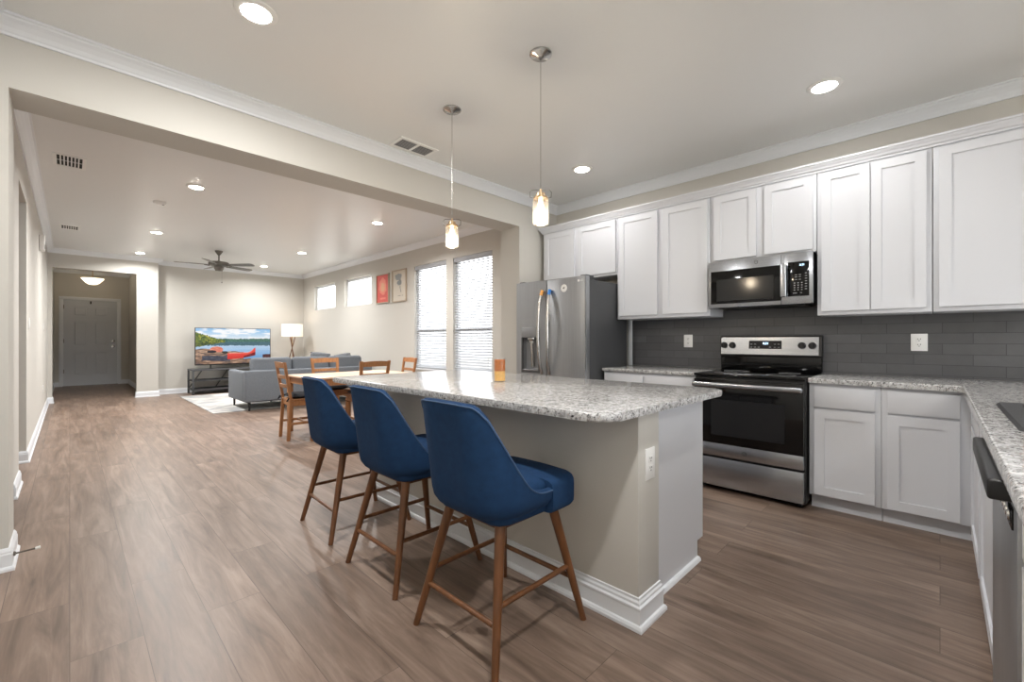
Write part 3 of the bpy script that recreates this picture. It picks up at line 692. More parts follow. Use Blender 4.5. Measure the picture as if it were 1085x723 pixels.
# ------------------------------------------------------------------ fridge
t = thing('refrigerator', 'grey stainless side-by-side fridge with water dispenser beside the beam wall', 'fridge', (3.9, 2.86, 0))
FX, FY0, FY1, FS = 3.44, 2.402, 3.312, 2.887
b = B(); box(b, FX+.075, XK-.125, FY0+.006, FY1-.006, .02, 1.80, .006); obj('body', b, M['fridge_side'], t)
dl = B(); 
def curved_door(y0, y1, hole=None):
    b = B(); box(b, FX, FX+.07, y0, y1, .06, 1.832, .012, 3); return b
b = B(); wall_sheet(b, 'x', FX, .07, FS+.004, FY1, .06, 1.828, [(2.996, 3.218, .885, 1.236)]); box(b, FX+.062, FX+.07, 2.996, 3.218, .885, 1.236)
ld = obj('freezer_door', b, M['fridge_steel'], t, sm=False)
b = B(); box(b, FX, FX+.07, FY0, FS-.004, .06, 1.828, .008, 3); rd = obj('fridge_door', b, M['fridge_steel'], t)
b = B(); box(b, FX-.001, FX+.006, FY0-.001, FY0+.010, .06, 1.828); obj('door_edge', b, M['steel'], rd, sm=False)
for y, par, tp in ((FS+.045, ld, 'tape_orange'), (FS-.055, rd, 'tape_blue')):
    b = B(); pts = []
    for i in range(17):
        f = i/16; z = .86+f*.86; pts.append((FX-.012-.058*math.sin(PI*f)**.6, y+(.012 if par is ld else -.012)*math.sin(PI*f), z))
    tube(b, pts, .016, 12)
    h = obj('handle', b, M['chrome'], par)
    b = B(); tube(b, [(p[0]-.0005, p[1], p[2]) for p in pts[-2:]], .0175, 12); obj('tape', b, M[tp], h)
# dispenser
b = B(); box(b, FX-.022, FX+.02, 2.992, 3.222, 1.238, 1.345, .006); d1 = obj('dispenser_hood', b, M['steel_matte'], ld)
b = B(); wall_sheet(b, 'x', FX-.004, .012, 2.976, 3.238, .862, 1.238, [(2.996, 3.218, .885, 1.236)]); obj('dispenser_frame', b, M['fridge_side'], ld, sm=False)
b = B(); box(b, FX+.056, FX+.0615, 2.998, 3.216, .887, 1.235); obj('dispenser_back', b, M['steel_matte'], ld, sm=False)
b = B(); box(b, FX-.008, FX+.06, 2.998, 3.216, .886, .90, .003); obj('drip_tray', b, M['steel'], ld)
b = B(); lathe(b, [(0, 0), (.032, 0), (.032, .02), (.05, .04), (.05, .055), (0, .055)], (FX+.022, 3.105, 1.18), 16); frustum(b, (FX+.04, 3.105, .93), (FX+.024, 3.105, 1.18), .018, .016, 10)
obj('spout', b, M['chrome'], ld)
b = B(); lathe(b, [(0, -.003), (.036, -.003), (.038, 0), (0, 0)], (FX-.0005, 2.661, 1.725), 28, 'x'); st = obj('round_sticker', b, M['white_plastic'], rd)
b = B(); prism(b, [(-.010, -.002), (.001, -.010), (.003, -.004), (.012, .004), (.006, .012), (-.002, .004), (-.008, .007)], 0, .0006)
for v in b.verts: v.co = (FX-.0036-v.co.z, 2.661-v.co.x, 1.725+v.co.y)
obj('printed_mark', b, M['dark'], st, sm=False)
b = B(); lathe(b, [(0, -.002), (.011, -.002), (.012, 0), (0, 0)], (FX-.0003, 2.484, 1.784), 20, 'x'); obj('logo', b, M['white_plastic'], rd)
text_mesh('logo_letters', 'LG', .026, M['white_plastic'], rd, at_nx(FX-.0012, 2.449, 1.784))
for y in (FY0+.05, FY1-.05):
    b = B(); box(b, FX+.03, FX+.16, y-.035, y+.035, 1.801, 1.842, .006); obj('hinge_cover', b, M['fridge_side'], t)
b = B(); box(b, FX+.03, XK-.05, FY0+.02, FY1-.02, 0, .055); obj('kick_grille', b, M['black'], t, sm=False)

# ------------------------------------------------------------------ island
IX0, IX1, IY0, IY1 = 1.66, 1.845, .895, 3.10
t = thing('kitchen_island', 'greige island base with white cabinet end and baseboard under granite', 'kitchen island', (2.05, 2.0, 0))
b = B(); box(b, IX0, IX1, IY0, IY1, 0, ZC0-.001, .003); obj('knee_wall', b, M['wall'], t)
b = B(); box(b, IX1+.001, 2.49, .958, IY1, .105, ZC0-.001, .002); box(b, IX1+.001, 2.418, .962, IY1-.004, 0, .106); obj('cabinet_body', b, M['cab'], t, sm=False)
b = B(); ep = [(IX1+.001, 0), (2.418, 0), (2.418, .105), (2.492, .105), (2.492, ZC0-.001), (IX1+.001, ZC0-.001)]
lo = [b.verts.new((x, .950, z)) for x, z in ep]; hi = [b.verts.new((x, .9575, z)) for x, z in ep]; b.faces.new(lo); b.faces.new(hi[::-1])
for i in range(6): b.faces.new((lo[i], lo[(i+1) % 6], hi[(i+1) % 6], hi[i]))
obj('end_panel', b, M['cab'], t, sm=False)
for y0, y1 in ((.975, 1.48), (1.485, 2.01), (2.015, 2.54), (2.545, 3.085)):
    b = B(); mp = lambda u0, u1, n0, n1, w0, w1, xf: (xf+n0, xf+n1, u0, u1, w0, w1)
    shaker(mp, 2.49, y0+.015, y1-.015, .118, .716, t); slab(mp, 2.49, y0+.015, y1-.015, .734, .876, t)
IB = [(0, 0), (.027, 0), (.027, .012), (.022, .022), (.015, .026), (.015, .084), (.018, .088), (.018, .096), (.011, .102), (.011, .112), (.006, .120), (.006, .130), (0, .132)]
b = B(); sweep(b, IB, [(IX0, IY1), (IX0, IY0), (IX1, IY0), (IX1, .949)][::-1]); obj('baseboard', b, M['trim'], t, sm=False)
b = B(); sweep(b, [(0, 0), (.020, 0), (.018, .012), (.012, .019), (0, .021)], [(2.42, .950), (IX1, .950)]); obj('shoe_moulding', b, M['trim'], t)
o = thing('countertop', 'long speckled granite countertop on the island with rounded corners', 'countertop', (1.9, 2.0, ZC0), group='granite countertops')
b = B(); prism(b, rrect(1.325, 2.535, .835, 3.18, .085, 8), ZC0, ZC1, .011, 4); obj('slab', b, M['granite'], o)
t = tag(obj('candle_jar', (lambda b: (lathe(b, [(0, 0), (.036, 0), (.0385, .004), (.0385, .150), (.034, .152), (.034, .145), (0, .145)], (1.97, 2.05, ZC1), 28), b)[1])(B()), M['glass']), 'small amber and honey two-tone candle jar standing on the island', 'candle')
b = B(); lathe(b, [(0, .004), (.0355, .004), (.0355, .067), (0, .067)], (1.97, 2.05, ZC1+.001), 28); obj('wax', b, M['wax'], t)
b = B(); lathe(b, [(0, 0.068), (.0358, .068), (.0358, .143), (0, .143)], (1.97, 2.05, ZC1+.001), 28); obj('wood_band', b, M['amber'], t)

# outlets and switches
def outlet(c, axis, label, w=.086, h=.125, toggles=False, mname='wall_outlet', cat='outlet', sgn=-1):
    t = thing(mname, label, cat, c)
    x, y, z = c
    def bx(b, u0, u1, n0, n1, z0, z1, bev=0):
        if axis == 'x': box(b, x+sgn*n0, x+sgn*n1, y+u0, y+u1, z+z0, z+z1, bev)
        else: box(b, x+u0, x+u1, y+sgn*n0, y+sgn*n1, z+z0, z+z1, bev)
    b = B(); bx(b, -w/2, w/2, .0005, .006, -h/2, h/2, .002); obj('plate', b, M['white_plastic'], t)
    if toggles:
        b = B(); bx(b, -.017, .017, .006, .010, -.033, .033, .002); obj('rocker', b, M['white_plastic'], t)
    else:
        for dz in (.020, -.020):
            b = B(); bx(b, -.017, .017, .006, .008, dz-.015, dz+.015, .001); s = obj('socket', b, M['white_plastic'], t)
            b = B(); bx(b, -.009, -.005, .008, .0085, dz, dz+.009); bx(b, .005, .009, .008, .0085, dz, dz+.008); bx(b, -.003, .003, .008, .0085, dz-.010, dz-.005); obj('slots', b, M['dark'], s, sm=False)
    return t
outlet((XK-.0102, 1.790, 1.200), 'x', 'white outlet on the grey tiles left of the range')
outlet((XK-.0102, .108, 1.190), 'x', 'white outlet on the grey tiles right of the range', w=.09)
outlet((1.755, IY0, .672), 'y', 'white outlet on the end of the island', w=.08, h=.135)
outlet((XL, 10.2, 1.42), 'x', 'white switch on left wall farther along near the entry', toggles=True, mname='light_switch', cat='switch', sgn=1)
outlet((XL, 6.75, 1.38), 'x', 'white switch on left wall just past the hall opening', toggles=True, mname='light_switch', cat='switch', sgn=1)
outlet((XL, 10.1, .44), 'x', 'white outlet low on the left wall', sgn=1)
outlet((1.18, 15.9, 1.45), 'x', 'white switch in the front hall right of the door', toggles=True, mname='light_switch', cat='switch')
t = thing('door_chime', 'white door chime box high on the left wall under the crown', 'chime', (XL, 9.0, 2.5))
b = B(); box(b, XL+.001, XL+.055, 8.90, 9.10, 2.47, 2.68, .008, 3); obj('case', b, M['white_plastic'], t)
b = B(); 
for k in range(5): box(b, XL+.055, XL+.057, 8.93, 9.07, 2.50+k*.012, 2.504+k*.012)
obj('grille', b, M['slot'], t, sm=False)
t = thing('door_stop', 'spring door stop sticking out of the left stub baseboard', 'door stop', (-.208, 3.50, .07))
b = B(); lathe(b, [(0, 0), (.012, 0), (.012, .006), (.006, .010)], (-.209, 3.50, .072), 12, 'x'); frustum(b, (-.20, 3.50, .072), (-.128, 3.49, .078), .0045, .0045, 10); obj('spring', b, M['bronze'], t)
b = B(); frustum(b, (-.130, 3.49, .078), (-.112, 3.488, .0795), .007, .008, 10); obj('rubber_tip', b, M['white_plastic'], t)

# ------------------------------------------------------------------ ceiling fixtures
def area_lamp(parent, loc, energy, size, color=(1, .99, .975), shape='DISK', spread=PI):
    l = bpy.data.lights.new('lamp', 'AREA'); l.shape = shape; l.size = size; l.energy = energy; l.color = color; l.spread = spread
    o = bpy.data.objects.new('lamp', l); COL.objects.link(o); o.location = Vector(loc)-OFF[parent.name]; o.parent = parent
def can(x, y, z, energy, label, grp, spread=PI):
    t = thing('recessed_light', label, 'ceiling light', (x, y, z), group=grp)
    b = B(); lathe(b, [(.070, -.004), (.070, -.010), (.080, -.010), (.098, -.004), (.100, -.0005), (.070, -.0005)], (x, y, z), 32); obj('trim_ring', b, M['white_plastic'], t)
    b = B(); lathe(b, [(0, -.022), (.03, -.021), (.055, -.016), (.068, -.008), (.070, -.001), (0, -.001)], (x, y, z), 32); obj('lens', b, M['lens'], t)
    area_lamp(t, (x, y, z-.026), energy, .14, spread=spread)
can(.67, 2.50, ZK, KCAN, 'round recessed light at the top left of the kitchen ceiling', 'kitchen ceiling lights')
can(3.50, .545, ZK, KCAN_WALL, 'round recessed light in front of the right upper cabinets', 'kitchen ceiling lights')
can(3.52, 2.50, ZK, KCAN_WALL, 'round recessed light in front of the fridge cabinets', 'kitchen ceiling lights')
for cx, cy in ((.67, .10), (.67, -1.9), (2.6, -1.9)): can(cx, cy, ZK, KCAN*(1 if cy > 0 else .4), 'round recessed light added overhead out of view to even the lighting', 'added unseen ceiling lights')  # unseen cans added to light the cabinets more evenly
LV = [(1.03, 6.15, 'recessed light nearest the beam on the left side of the living ceiling'), (1.0, 9.17, 'middle recessed light in the left row near the entry'),
      (1.0, 11.55, 'recessed light closest to the entry wall'), (3.26, 6.06, 'recessed light nearest the tall windows'),
      (3.30, 9.22, 'middle recessed light in the right row beyond the fan'), (3.25, 11.5, 'recessed light closest to the television wall')]
for x, y, l in LV: can(x, y, ZL, LCAN*(.5 if y > 11 else .75 if x > 2 else 1), l, 'living room ceiling lights', 2.75)
def vent(x, y, z, sx, sy, label, two, grp='ceiling vents'):
    t = thing('ceiling_vent', label, 'vent', (x, y, z), group=grp)
    b = B(); wl = .028
    x0, x1, y0, y1 = x-sx/2, x+sx/2, y-sy/2, y+sy/2
    box(b, x0, x1, y0, y0+wl, z-.008, z-.0005); box(b, x0, x1, y1-wl, y1, z-.008, z-.0005); box(b, x0, x0+wl, y0+wl, y1-wl, z-.008, z-.0005); box(b, x1-wl, x1, y0+wl, y1-wl, z-.008, z-.0005)
    if two == 'x': box(b, x-.012, x+.012, y0+wl, y1-wl, z-.008, z-.0005)
    obj('frame', b, M['white_plastic'], t, sm=False)
    b = B(); box(b, x0+wl, x1-wl, y0+wl, y1-wl, z-.002, z-.0006); obj('backing', b, M['slot'] if two == 'x' else M['dark'], t, sm=False)
    b = B()
    if two == 'x':
        n = 7
        for i in range(n):
            yy = y0+wl+(i+.5)*(sy-2*wl)/n; vs = box(b, x0+wl, x1-wl, yy-.006, yy+.006, z-.0065, z-.005)
    else:
        n = 7; box(b, x0+wl, x1-wl, y-.005, y+.005, z-.0045, z-.003)
        for i in range(1, n): xx = x0+wl+i*(sx-2*wl)/n; box(b, xx-.005, xx+.005, y0+wl, y1-wl, z-.0045, z-.003)
    obj('louvers', b, M['slat_grey'] if two == 'x' else M['white_plastic'], t, sm=False)
vent(2.10, 3.262, ZK, .37, .21, 'white supply vent tucked against the kitchen crown moulding', 'x')
vent(0.0, 6.175, ZL, .235, .40, 'white slotted vent on the living ceiling nearer the beam', 'y')
vent(0.0, 9.76, ZL, .235, .34, 'white slotted vent on the living ceiling nearer the entry', 'y')
t = thing('smoke_detector', 'white smoke detector on the living ceiling near the left row of lights', 'smoke detector', (.81, 7.155, ZL))
b = B(); lathe(b, [(0, -.045), (.03, -.045), (.045, -.034), (.062, -.028), (.070, -.012), (.070, -.0005), (0, -.0005)], (.81, 7.155, ZL), 24); obj('case', b, M['white_plastic'], t)
b = B(); lathe(b, [(0, -.050), (.012, -.049), (.012, -.044)], (.84, 7.10, ZL), 12); obj('test_button', b, M['grey_mark'], t)

# pendants over the island
def pendant(x, y, label):
    t = thing('pendant_light', label, 'pendant light', (x, y, ZK), group='jar pendants above the island')
    zc = 2.052
    b = B(); lathe(b, [(0, -.030), (.012, -.030), (.022, -.022), (.055, -.016), (.066, -.008), (.066, -.0005), (0, -.0005)], (x, y, ZK), 28); obj('canopy', b, M['chrome'], t)
    b = B(); frustum(b, (x, y, zc+.045), (x, y, ZK-.028), .0022, .0022, 8); obj('cord', b, M['chrome'], t)
    b = B(); lathe(b, [(0, .040), (.007, .040), (.007, .018), (.026, .015), (.028, -.004), (.040, -.006), (.043, -.012), (.043, -.020), (0, -.020)], (x, y, zc), 28); cap = obj('cap', b, M['brass'], t, ang=20)
    b = B()
    for s in (-1, 1):
        tube(b, [(x+s*.046*.7, y-s*.046*.7, zc-.012), (x+s*.062*.7, y-s*.062*.7, zc-.008), (x+s*.064*.7, y-s*.064*.7, zc+.022), (x+s*.054*.7, y-s*.054*.7, zc+.034), (x, y, zc+.036)], .0026, 8)
    obj('bail', b, M['bronze'], cap)
    b = B(); lathe(b, [(.040, -.020), (.047, -.032), (.047, -.160), (.043, -.168), (0, -.168), (0, -.165), (.041, -.165), (.0445, -.158), (.0445, -.033), (.038, -.021)], (x, y, zc), 32); obj('glass_jar', b, M['jar'], t)
    b = B(); lathe(b, [(0, -.112), (.010, -.108), (.020, -.09), (.021, -.075), (.014, -.05), (.010, -.035), (.010, -.021), (0, -.021)], (x, y, zc), 16); obj('bulb', b, M['bulb'], t)
    l = bpy.data.lights.new('lamp', 'POINT'); l.energy = PEND; l.color = (1, .86, .68); l.shadow_soft_size = .03
    o = bpy.data.objects.new('lamp', l); COL.objects.link(o); o.parent = t; o.location = (0, 0, zc-.135-ZK)
pendant(1.94, 1.672, 'glass jar pendant hanging nearer the camera over the island')
pendant(1.953, 2.534, 'glass jar pendant hanging farther back in front of the beam')

# ceiling fan
FXc, FYc = 2.078, 10.208
t = thing('ceiling_fan', 'pewter five-blade ceiling fan in the living room', 'ceiling fan', (FXc, FYc, ZL))
b = B(); lathe(b, [(0, -.09), (.018, -.09), (.030, -.075), (.066, -.02), (.068, -.0005), (0, -.0005)], (FXc, FYc, ZL), 24); obj('canopy', b, M['bronze'], t)
b = B(); frustum(b, (FXc, FYc, ZL-.22), (FXc, FYc, ZL-.085), .013, .013, 12); obj('downrod', b, M['bronze'], t)
b = B(); lathe(b, [(0, -.200), (.03, -.200), (.05, -.215), (.16, -.225), (.175, -.24), (.175, -.285), (.15, -.30), (.10, -.31), (.085, -.315), (.085, -.345), (.07, -.375), (.06, -.40), (0, -.405)], (FXc, FYc, ZL), 32); obj('motor', b, M['bronze'], t)
ang0 = 2.94
for k in range(5):
    a = ang0+k*2*PI/5; ca, sa = math.cos(a), math.sin(a); b = B()
    pts = [(.20, -.040), (.28, -.052), (.45, -.062), (.66, -.064), (.70, -.045), (.712, 0), (.70, .045), (.66, .064), (.45, .062), (.28, .052), (.20, .040)]
    prism(b, pts, -.004, .004)
    for v in b.verts:
        r_, w_, z_ = v.co; z2 = z_ - w_*math.sin(.22)
        v.co = (FXc+r_*ca-w_*sa, FYc+r_*sa+w_*ca, ZL-.285+z2)
    bl = obj('blade', b, M['bronze'], t, sm=False)
    b = B(); frustum(b, (FXc+.15*ca, FYc+.15*sa, ZL-.30), (FXc+.24*ca, FYc+.24*sa, ZL-.292), .012, .010, 8); obj('blade_bracket', b, M['bronze'], bl)
b = B(); frustum(b, (FXc+.05, FYc, ZL-.40), (FXc+.05, FYc, ZL-.61), .0015, .0015, 6); lathe(b, [(0, -.64), (.010, -.63), (.010, -.615), (0, -.605)], (FXc+.05, FYc, ZL), 10); obj('pull_chain', b, M['bronze'], t)
# hall bowl lamp
t = thing('bowl_ceiling_lamp', 'white glass bowl ceiling lamp hanging in the front hall', 'ceiling lamp', (.407, 15.3, 3.06))
b = B(); lathe(b, [(0, -.03), (.06, -.025), (.065, -.0005), (0, -.0005)], (.407, 15.3, 3.06), 20); frustum(b, (.407, 15.3, 2.66), (.407, 15.3, 3.04), .009, .009, 10); obj('stem', b, M['brass'], t)
b = B(); lathe(b, [(0, -.44), (.07, -.43), (.13, -.39), (.215, -.285), (.22, -.277), (.205, -.277), (.12, -.37), (.06, -.415), (0, -.42)], (.407, 15.3, 3.06), 32); obj('bowl', b, M['bowl'], t)
l = bpy.data.lights.new('lamp', 'POINT'); l.energy = FOYER; l.color = (1, .88, .72); l.shadow_soft_size = .06
o = bpy.data.objects.new('lamp', l); COL.objects.link(o); o.parent = t; o.location = (0, 0, -.22)

# ------------------------------------------------------------------ bar stools
def make_stool(label, loc, rz):
    t = thing('bar_stool', label, 'bar stool', (0, 0, 0), 0, 'blue bar stools along the island')
    # plan outline of the shell from the right arm round the back to the left arm
    def plan(s):                                # s in [-1, 1] -> (x, y, top z)
        hw, xb, xa = .238, -.262, .055
        a = abs(s); r = .155
        side = (xa-(xb+r)); arc = r*PI/2; back = hw-r; tot = side+arc+back
        L = (1-a)*tot
        if L < side: x, y = xa-L, hw
        elif L < side+arc:
            q = (L-side)/r; x, y = (xb+r)-r*math.sin(q), (hw-r)+r*math.cos(q)
        else: x, y = xb, hw-r-(L-side-arc)
        f = min(1, max(0, L/(side+arc*.76))); f = f**1.45; f = .35*f*f*(3-2*f)+.65*f**3*(6*f*f-15*f+10)
        zt = .612+(.975-.612)*f
        if L > side+arc*.55: zt -= .006*(1-min(1, (L-side-arc*.55)/.12))
        return x, y*(1 if s > 0 else -1), zt
    n = 56; sh = B(); cols = []
    for i in range(n+1):
        s = -1+2*i/n; x, y, zt = plan(s)
        x2, y2, _ = plan(max(-1, s-.01)); x3, y3, _ = plan(min(1, s+.01))
        d = Vector((x3-x2, y3-y2)).normalized(); nrm = Vector((d.y, -d.x))
        if nrm.dot(Vector((x+.02, y))) < 0: nrm = -nrm
        th = .034
        def pt(z, inner):
            k = 1.0; lean = -.050*max(0, (z-.58))/.38*max(0, min(1, (-x+.02)/.2))
            if z < .60: q = (.60-z)/.095; k = 1-.34*(q**2.6)
            px, py = x*k+(-.02)*(1-k), y*k
            wide = 1+.02*max(0, z-.6)/.37 
            px += lean; py *= wide
            if inner: px -= nrm.x*th; py -= nrm.y*th
            return (px, py, z)
        out = [pt(z, False) for z in (.505, .512, .525, .545, .57, .60)] + [pt(.60+(zt-.010-.60)*k/8, False) for k in range(1, 9)]
        inn = [pt(.60+(zt-.010-.60)*k/8, True) for k in range(8, 0, -1)] + [pt(.58, True), pt(.53, True)]
        mid = Vector(pt(zt, False)); mid.x -= nrm.x*th*.30; mid.y -= nrm.y*th*.30; mid2 = Vector(pt(zt, False)); mid2.x -= nrm.x*th*.7; mid2.y -= nrm.y*th*.7
        cols.append([sh.verts.new(p) for p in out+[tuple(mid), tuple(mid2)]+inn])
    for a, c in zip(cols, cols[1:]):
        for k in range(len(a)-1): sh.faces.new((a[k], c[k], c[k+1], a[k+1]))
    sh.faces.new([v for v in cols[0]]); sh.faces.new([v for v in cols[-1]][::-1])
    sh.faces.new([c[0] for c in cols])
    bk = obj('backrest', sh, M['blue'], t, world=False, ang=60)
    # welt along the rim
    pb = B(); pts = []
    for i in range(n+1):
        v = plan(-1+2*i/n); x, y, zt = v; lean = -.050*max(0, (zt-.58))/.38*max(0, min(1, (-x+.02)/.2)); pts.append((x+lean, y*(1+.02*max(0, zt-.6)/.37), zt-.008))
    tube(pb, pts, .0035, 6); obj('piping', pb, M['piping'], bk, world=False)
    se = B(); pl = []
    for x, y in [(-.20, -.15), (-.185, -.178), (-.15, -.198), (-.05, -.203), (.054, -.204), (.060, -.236), (.10, -.237), (.15, -.236)]: pl.append((x, y))
    for i in range(1, 9): a = PI/2*i/8; pl.append((.165+.095*math.sin(a)**.9, -.141-.094*math.cos(a)**.9 if i < 8 else -.141))
    pl.append((.266, -.07)); pl.append((.268, 0))
    poly = pl+[(x, -y) for x, y in pl[-2::-1]]
    rings = []; cx = .03
    for k, z in ((.90, .506), (.965, .509), (.995, .520), (1., .540), (1., .590), (.995, .608), (.975, .622), (.93, .631), (.80, .639), (.55, .646), (.28, .650)):
        rings.append([se.verts.new((cx+(x-cx)*k, y*k, z)) for x, y in poly])
    for p, q in zip(rings, rings[1:]):
        for i in range(len(p)): se.faces.new((p[i], p[(i+1) % len(p)], q[(i+1) % len(q)], q[i]))
    se.faces.new(rings[0][::-1]); se.faces.new(rings[-1])
    obj('seat', se, M['blue'], t, world=False, ang=60)
    pf = B(); box(pf, -.17, .19, -.17, .17, .490, .507, .004); obj('seat_base', pf, M['walnut'], t, world=False)
    L = {}
    for sx in (-1, 1):
        for sy in (-1, 1):
            p0 = Vector((sx*.262-.005, sy*.243, 0)); p1 = Vector((sx*.150, sy*.150, .515)); L[sx, sy] = (p0, p1)
            g = B(); frustum(g, p0, p1, .0135, .0215, 16); obj('leg', g, M['walnut'], t, world=False)
    def on(k, z): p0, p1 = L[k]; return p0.lerp(p1, z/p1.z)
    for a, c, z in (((-1, -1), (-1, 1), .175), ((1, -1), (1, 1), .185), ((-1, -1), (1, -1), .235), ((-1, 1), (1, 1), .235)):
        g = B(); frustum(g, on(a, z), on(c, z), .0105, .0105, 12); obj('stretcher', g, M['walnut'], t, world=False)
    t.location = loc; t.rotation_euler = (0, 0, rz)
    return t
st = make_stool('blue upholstered bar stool nearest the camera at the island end', (1.297, 1.340, 0), 0)
dup(st, (1.325, 2.045, 0), 0, 'blue upholstered bar stool in the middle of the row of three')
dup(st, (1.350, 2.790, 0), -.03, 'blue upholstered bar stool farthest from the camera beside the dining table')

# ------------------------------------------------------------------ dining set
t = thing('dining_table', 'honey pine dining table with a pale top behind the bar stools', 'table', (2.70, 5.76, 0))
TX0, TX1, TY0, TY1, TZ = 2.02, 3.40, 5.33, 6.20, .752
b = B(); box(b, TX0, TX1, TY0, TY1, TZ-.022, TZ, .005); obj('tabletop', b, M['table'], t)
b = B(); q = .03
box(b, TX0+q, TX1-q, TY0+q, TY0+q+.02, TZ-.105, TZ-.023); box(b, TX0+q, TX1-q, TY1-q-.02, TY1-q, TZ-.105, TZ-.023); box(b, TX0+q, TX0+q+.02, TY0+q+.02, TY1-q-.02, TZ-.105, TZ-.023); box(b, TX1-q-.02, TX1-q, TY0+q+.02, TY1-q-.02, TZ-.105, TZ-.023)
obj('apron', b, M['pine'], t, sm=False)
for x in (TX0+.005, TX1-.067):
    for y in (TY0+.005, TY1-.067):
        b = B(); box(b, x, x+.062, y, y+.062, 0, TZ-.0225, .006); obj('leg', b, M['pine'], t)
def make_chair(label, loc, rz):
    t = thing('dining_chair', label, 'dining chair', (0, 0, 0), 0, 'honey pine dining chairs')
    w = .185; z = .485
    def bar(name, p0, p1, sx, sy, par=t, m=M['pine']):
        g = B(); p0, p1 = Vector(p0), Vector(p1); vs = box(g, -sx/2, sx/2, -sy/2, sy/2, 0, 1, 0)
        for v in vs: f = v.co.z; v.co = Vector((v.co.x, v.co.y, 0)) + p0.lerp(p1, f)
        bmesh.ops.bevel(g, geom=g.edges[:], offset=.004, segments=2, affect='EDGES'); return obj(name, g, m, par, world=False)
    for s in (-1, 1):
        bar('leg', (.19, s*.175, 0), (.185, s*.165, z-.03), .038, .038)
        bar('leg', (-.215, s*.172, 0), (-.185, s*.168, z), .036, .034)
        bar('back_post', (-.185, s*.168, z-.004), (-.262, s*.190, .945), .030, .038)
    g = B(); prism(g, [(-.20, -.185), (.215, -.205), (.215, .205), (-.20, .185)], z-.008, z+.012, .005, 2); obj('seat', g, M['pine'], t, world=False)
    g = B(); box(g, .168, .198, -.15, .15, z-.07, z-.012); box(g, -.19, -.17, -.15, .15, z-.07, z-.012); box(g, -.17, .17, -.182, -.160, z-.07, z-.012); box(g, -.17, .17, .160, .182, z-.07, z-.012); obj('seat_frame', g, M['pine'], t, world=False, sm=False)
    for nm, z0, z1 in (('top_rail', .875, .935), ('back_slat', .745, .785), ('back_slat', .635, .675)):
        g = B(); f0, f1 = (z0-z)/(.945-z), (z1-z)/(.945-z); N = 8; rows = []
        for i in range(N+1):
            yy = -.175+.35*i/N; bow = -.020*(1-(yy/.175)**2)
            rows.append([g.verts.new((-.185-.077*f+bow+o, yy, zz+(.010*(1-(yy/.175)**2) if zz == z1 and nm == 'top_rail' else 0))) for f, zz, o in ((f0, z0, -.009), (f0, z0, .009), (f1, z1, .009), (f1, z1, -.009))])
        for a, c in zip(rows, rows[1:]):
            for k in range(4): g.faces.new((a[k], a[(k+1) % 4], c[(k+1) % 4], c[k]))
        g.faces.new(rows[0]); g.faces.new(rows[-1][::-1]); obj(nm, g, M['pine'], t, world=False)
    for s in (-1, 1): bar('stretcher', (-.205, s*.171, .17), (.188, s*.171, .17), .001, .020) if False else None
    for s in (-1, 1):
        g = B(); box(g, -.205, .188, s*.170-.009, s*.170+.009, .185, .215, .003); obj('stretcher', g, M['pine'], t, world=False)
    g = B(); box(g, -.02, .0, -.165, .165, .187, .213, .003); obj('stretcher', g, M['pine'], t, world=False)
    g = B(); pillow(g, .01, 0, z+.043, .39, .37, .062); pd = obj('seat_pad', g, M['black_fabric'], t, world=False)
    g = B()
    for s in (-1, 1): tube(g, [(-.165, s*.16, z+.035), (-.205, s*.165, z+.03), (-.235, s*.19, z-.005), (-.215, s*.20, z+.03)], .008, 6)
    obj('tie', g, M['black_fabric'], pd, world=False)
    t.location = loc; t.rotation_euler = (0, 0, rz)
    return t
ch = make_chair('pine ladder-back chair with black pad at the left end of the table', (2.06, 5.72, 0), -.06)
dup(ch, (2.70, 6.36, 0), -PI/2, 'pine ladder-back chair on the sofa side of the dining table')
dup(ch, (2.74, 5.40, 0), PI/2, 'pine ladder-back chair tucked in on the island side of the table')
dup(ch, (3.43, 5.86, 0), PI-.08, 'pine ladder-back chair at the window end of the dining table')

# ------------------------------------------------------------------ living room furniture
b = B(); box(b, 1.65, 4.05, 8.5, 11.58, .0005, .012, .004); tag(obj('area_rug', b, M['rug']), 'pale grey patterned area rug under the sofa', 'rug')
def sofa(x0, x1, y0, y1, label, m, leg_x, hback, cush, name='sofa', cat='sofa'):
    t = thing(name, label, cat, ((x0+x1)/2, (y0+y1)/2, 0.012))
    b = B(); box(b, x0+.10, x1-.10, y0+.12, y1-.02, .16, .40, .02, 3); obj('base', b, m, t)
    b = B(); box(b, x0, x1, y0, y0+.13, .155, hback, .035, 4); obj('back', b, m, t)
    for a in ((x0, x0+.13), (x1-.13, x1)):
        b = B(); box(b, a[0], a[1], y0+.131, y1, .155, hback-.02, .035, 4); obj('arm', b, m, t)
    n = cush; w = (x1-x0-.27)/n
    for i in range(n):
        a = x0+.135+i*w
        b = B(); box(b, a+.004, a+w-.004, y0+.30, y1+.02, .405, .53, .04, 4); obj('seat_cushion', b, m, t)
        b = B(); R = Matrix.Rotation(-.16, 3, 'X') @ Matrix.Rotation(PI/2, 3, 'X')
        box(b, -w/2+.004, w/2-.004, -.20, .20, -.085, .085, .06, 4)
        for v in b.verts: v.co = R @ v.co + Vector((a+w/2, y0+.24, hback+.01))
        obj('back_cushion', b, m, t)
    for x in leg_x:
        for y in (y0+.07, y1-.10):
            b = B(); frustum(b, (x, y, .0125), (x, y, .156), .016, .022, 10); obj('leg', b, M['black'], t)
    return t
sofa(2.06, 4.36, 8.30, 9.42, 'long blue-grey sofa turned away from the dining table', M['sofa'], (2.14, 2.76, 4.28), .695, 3)
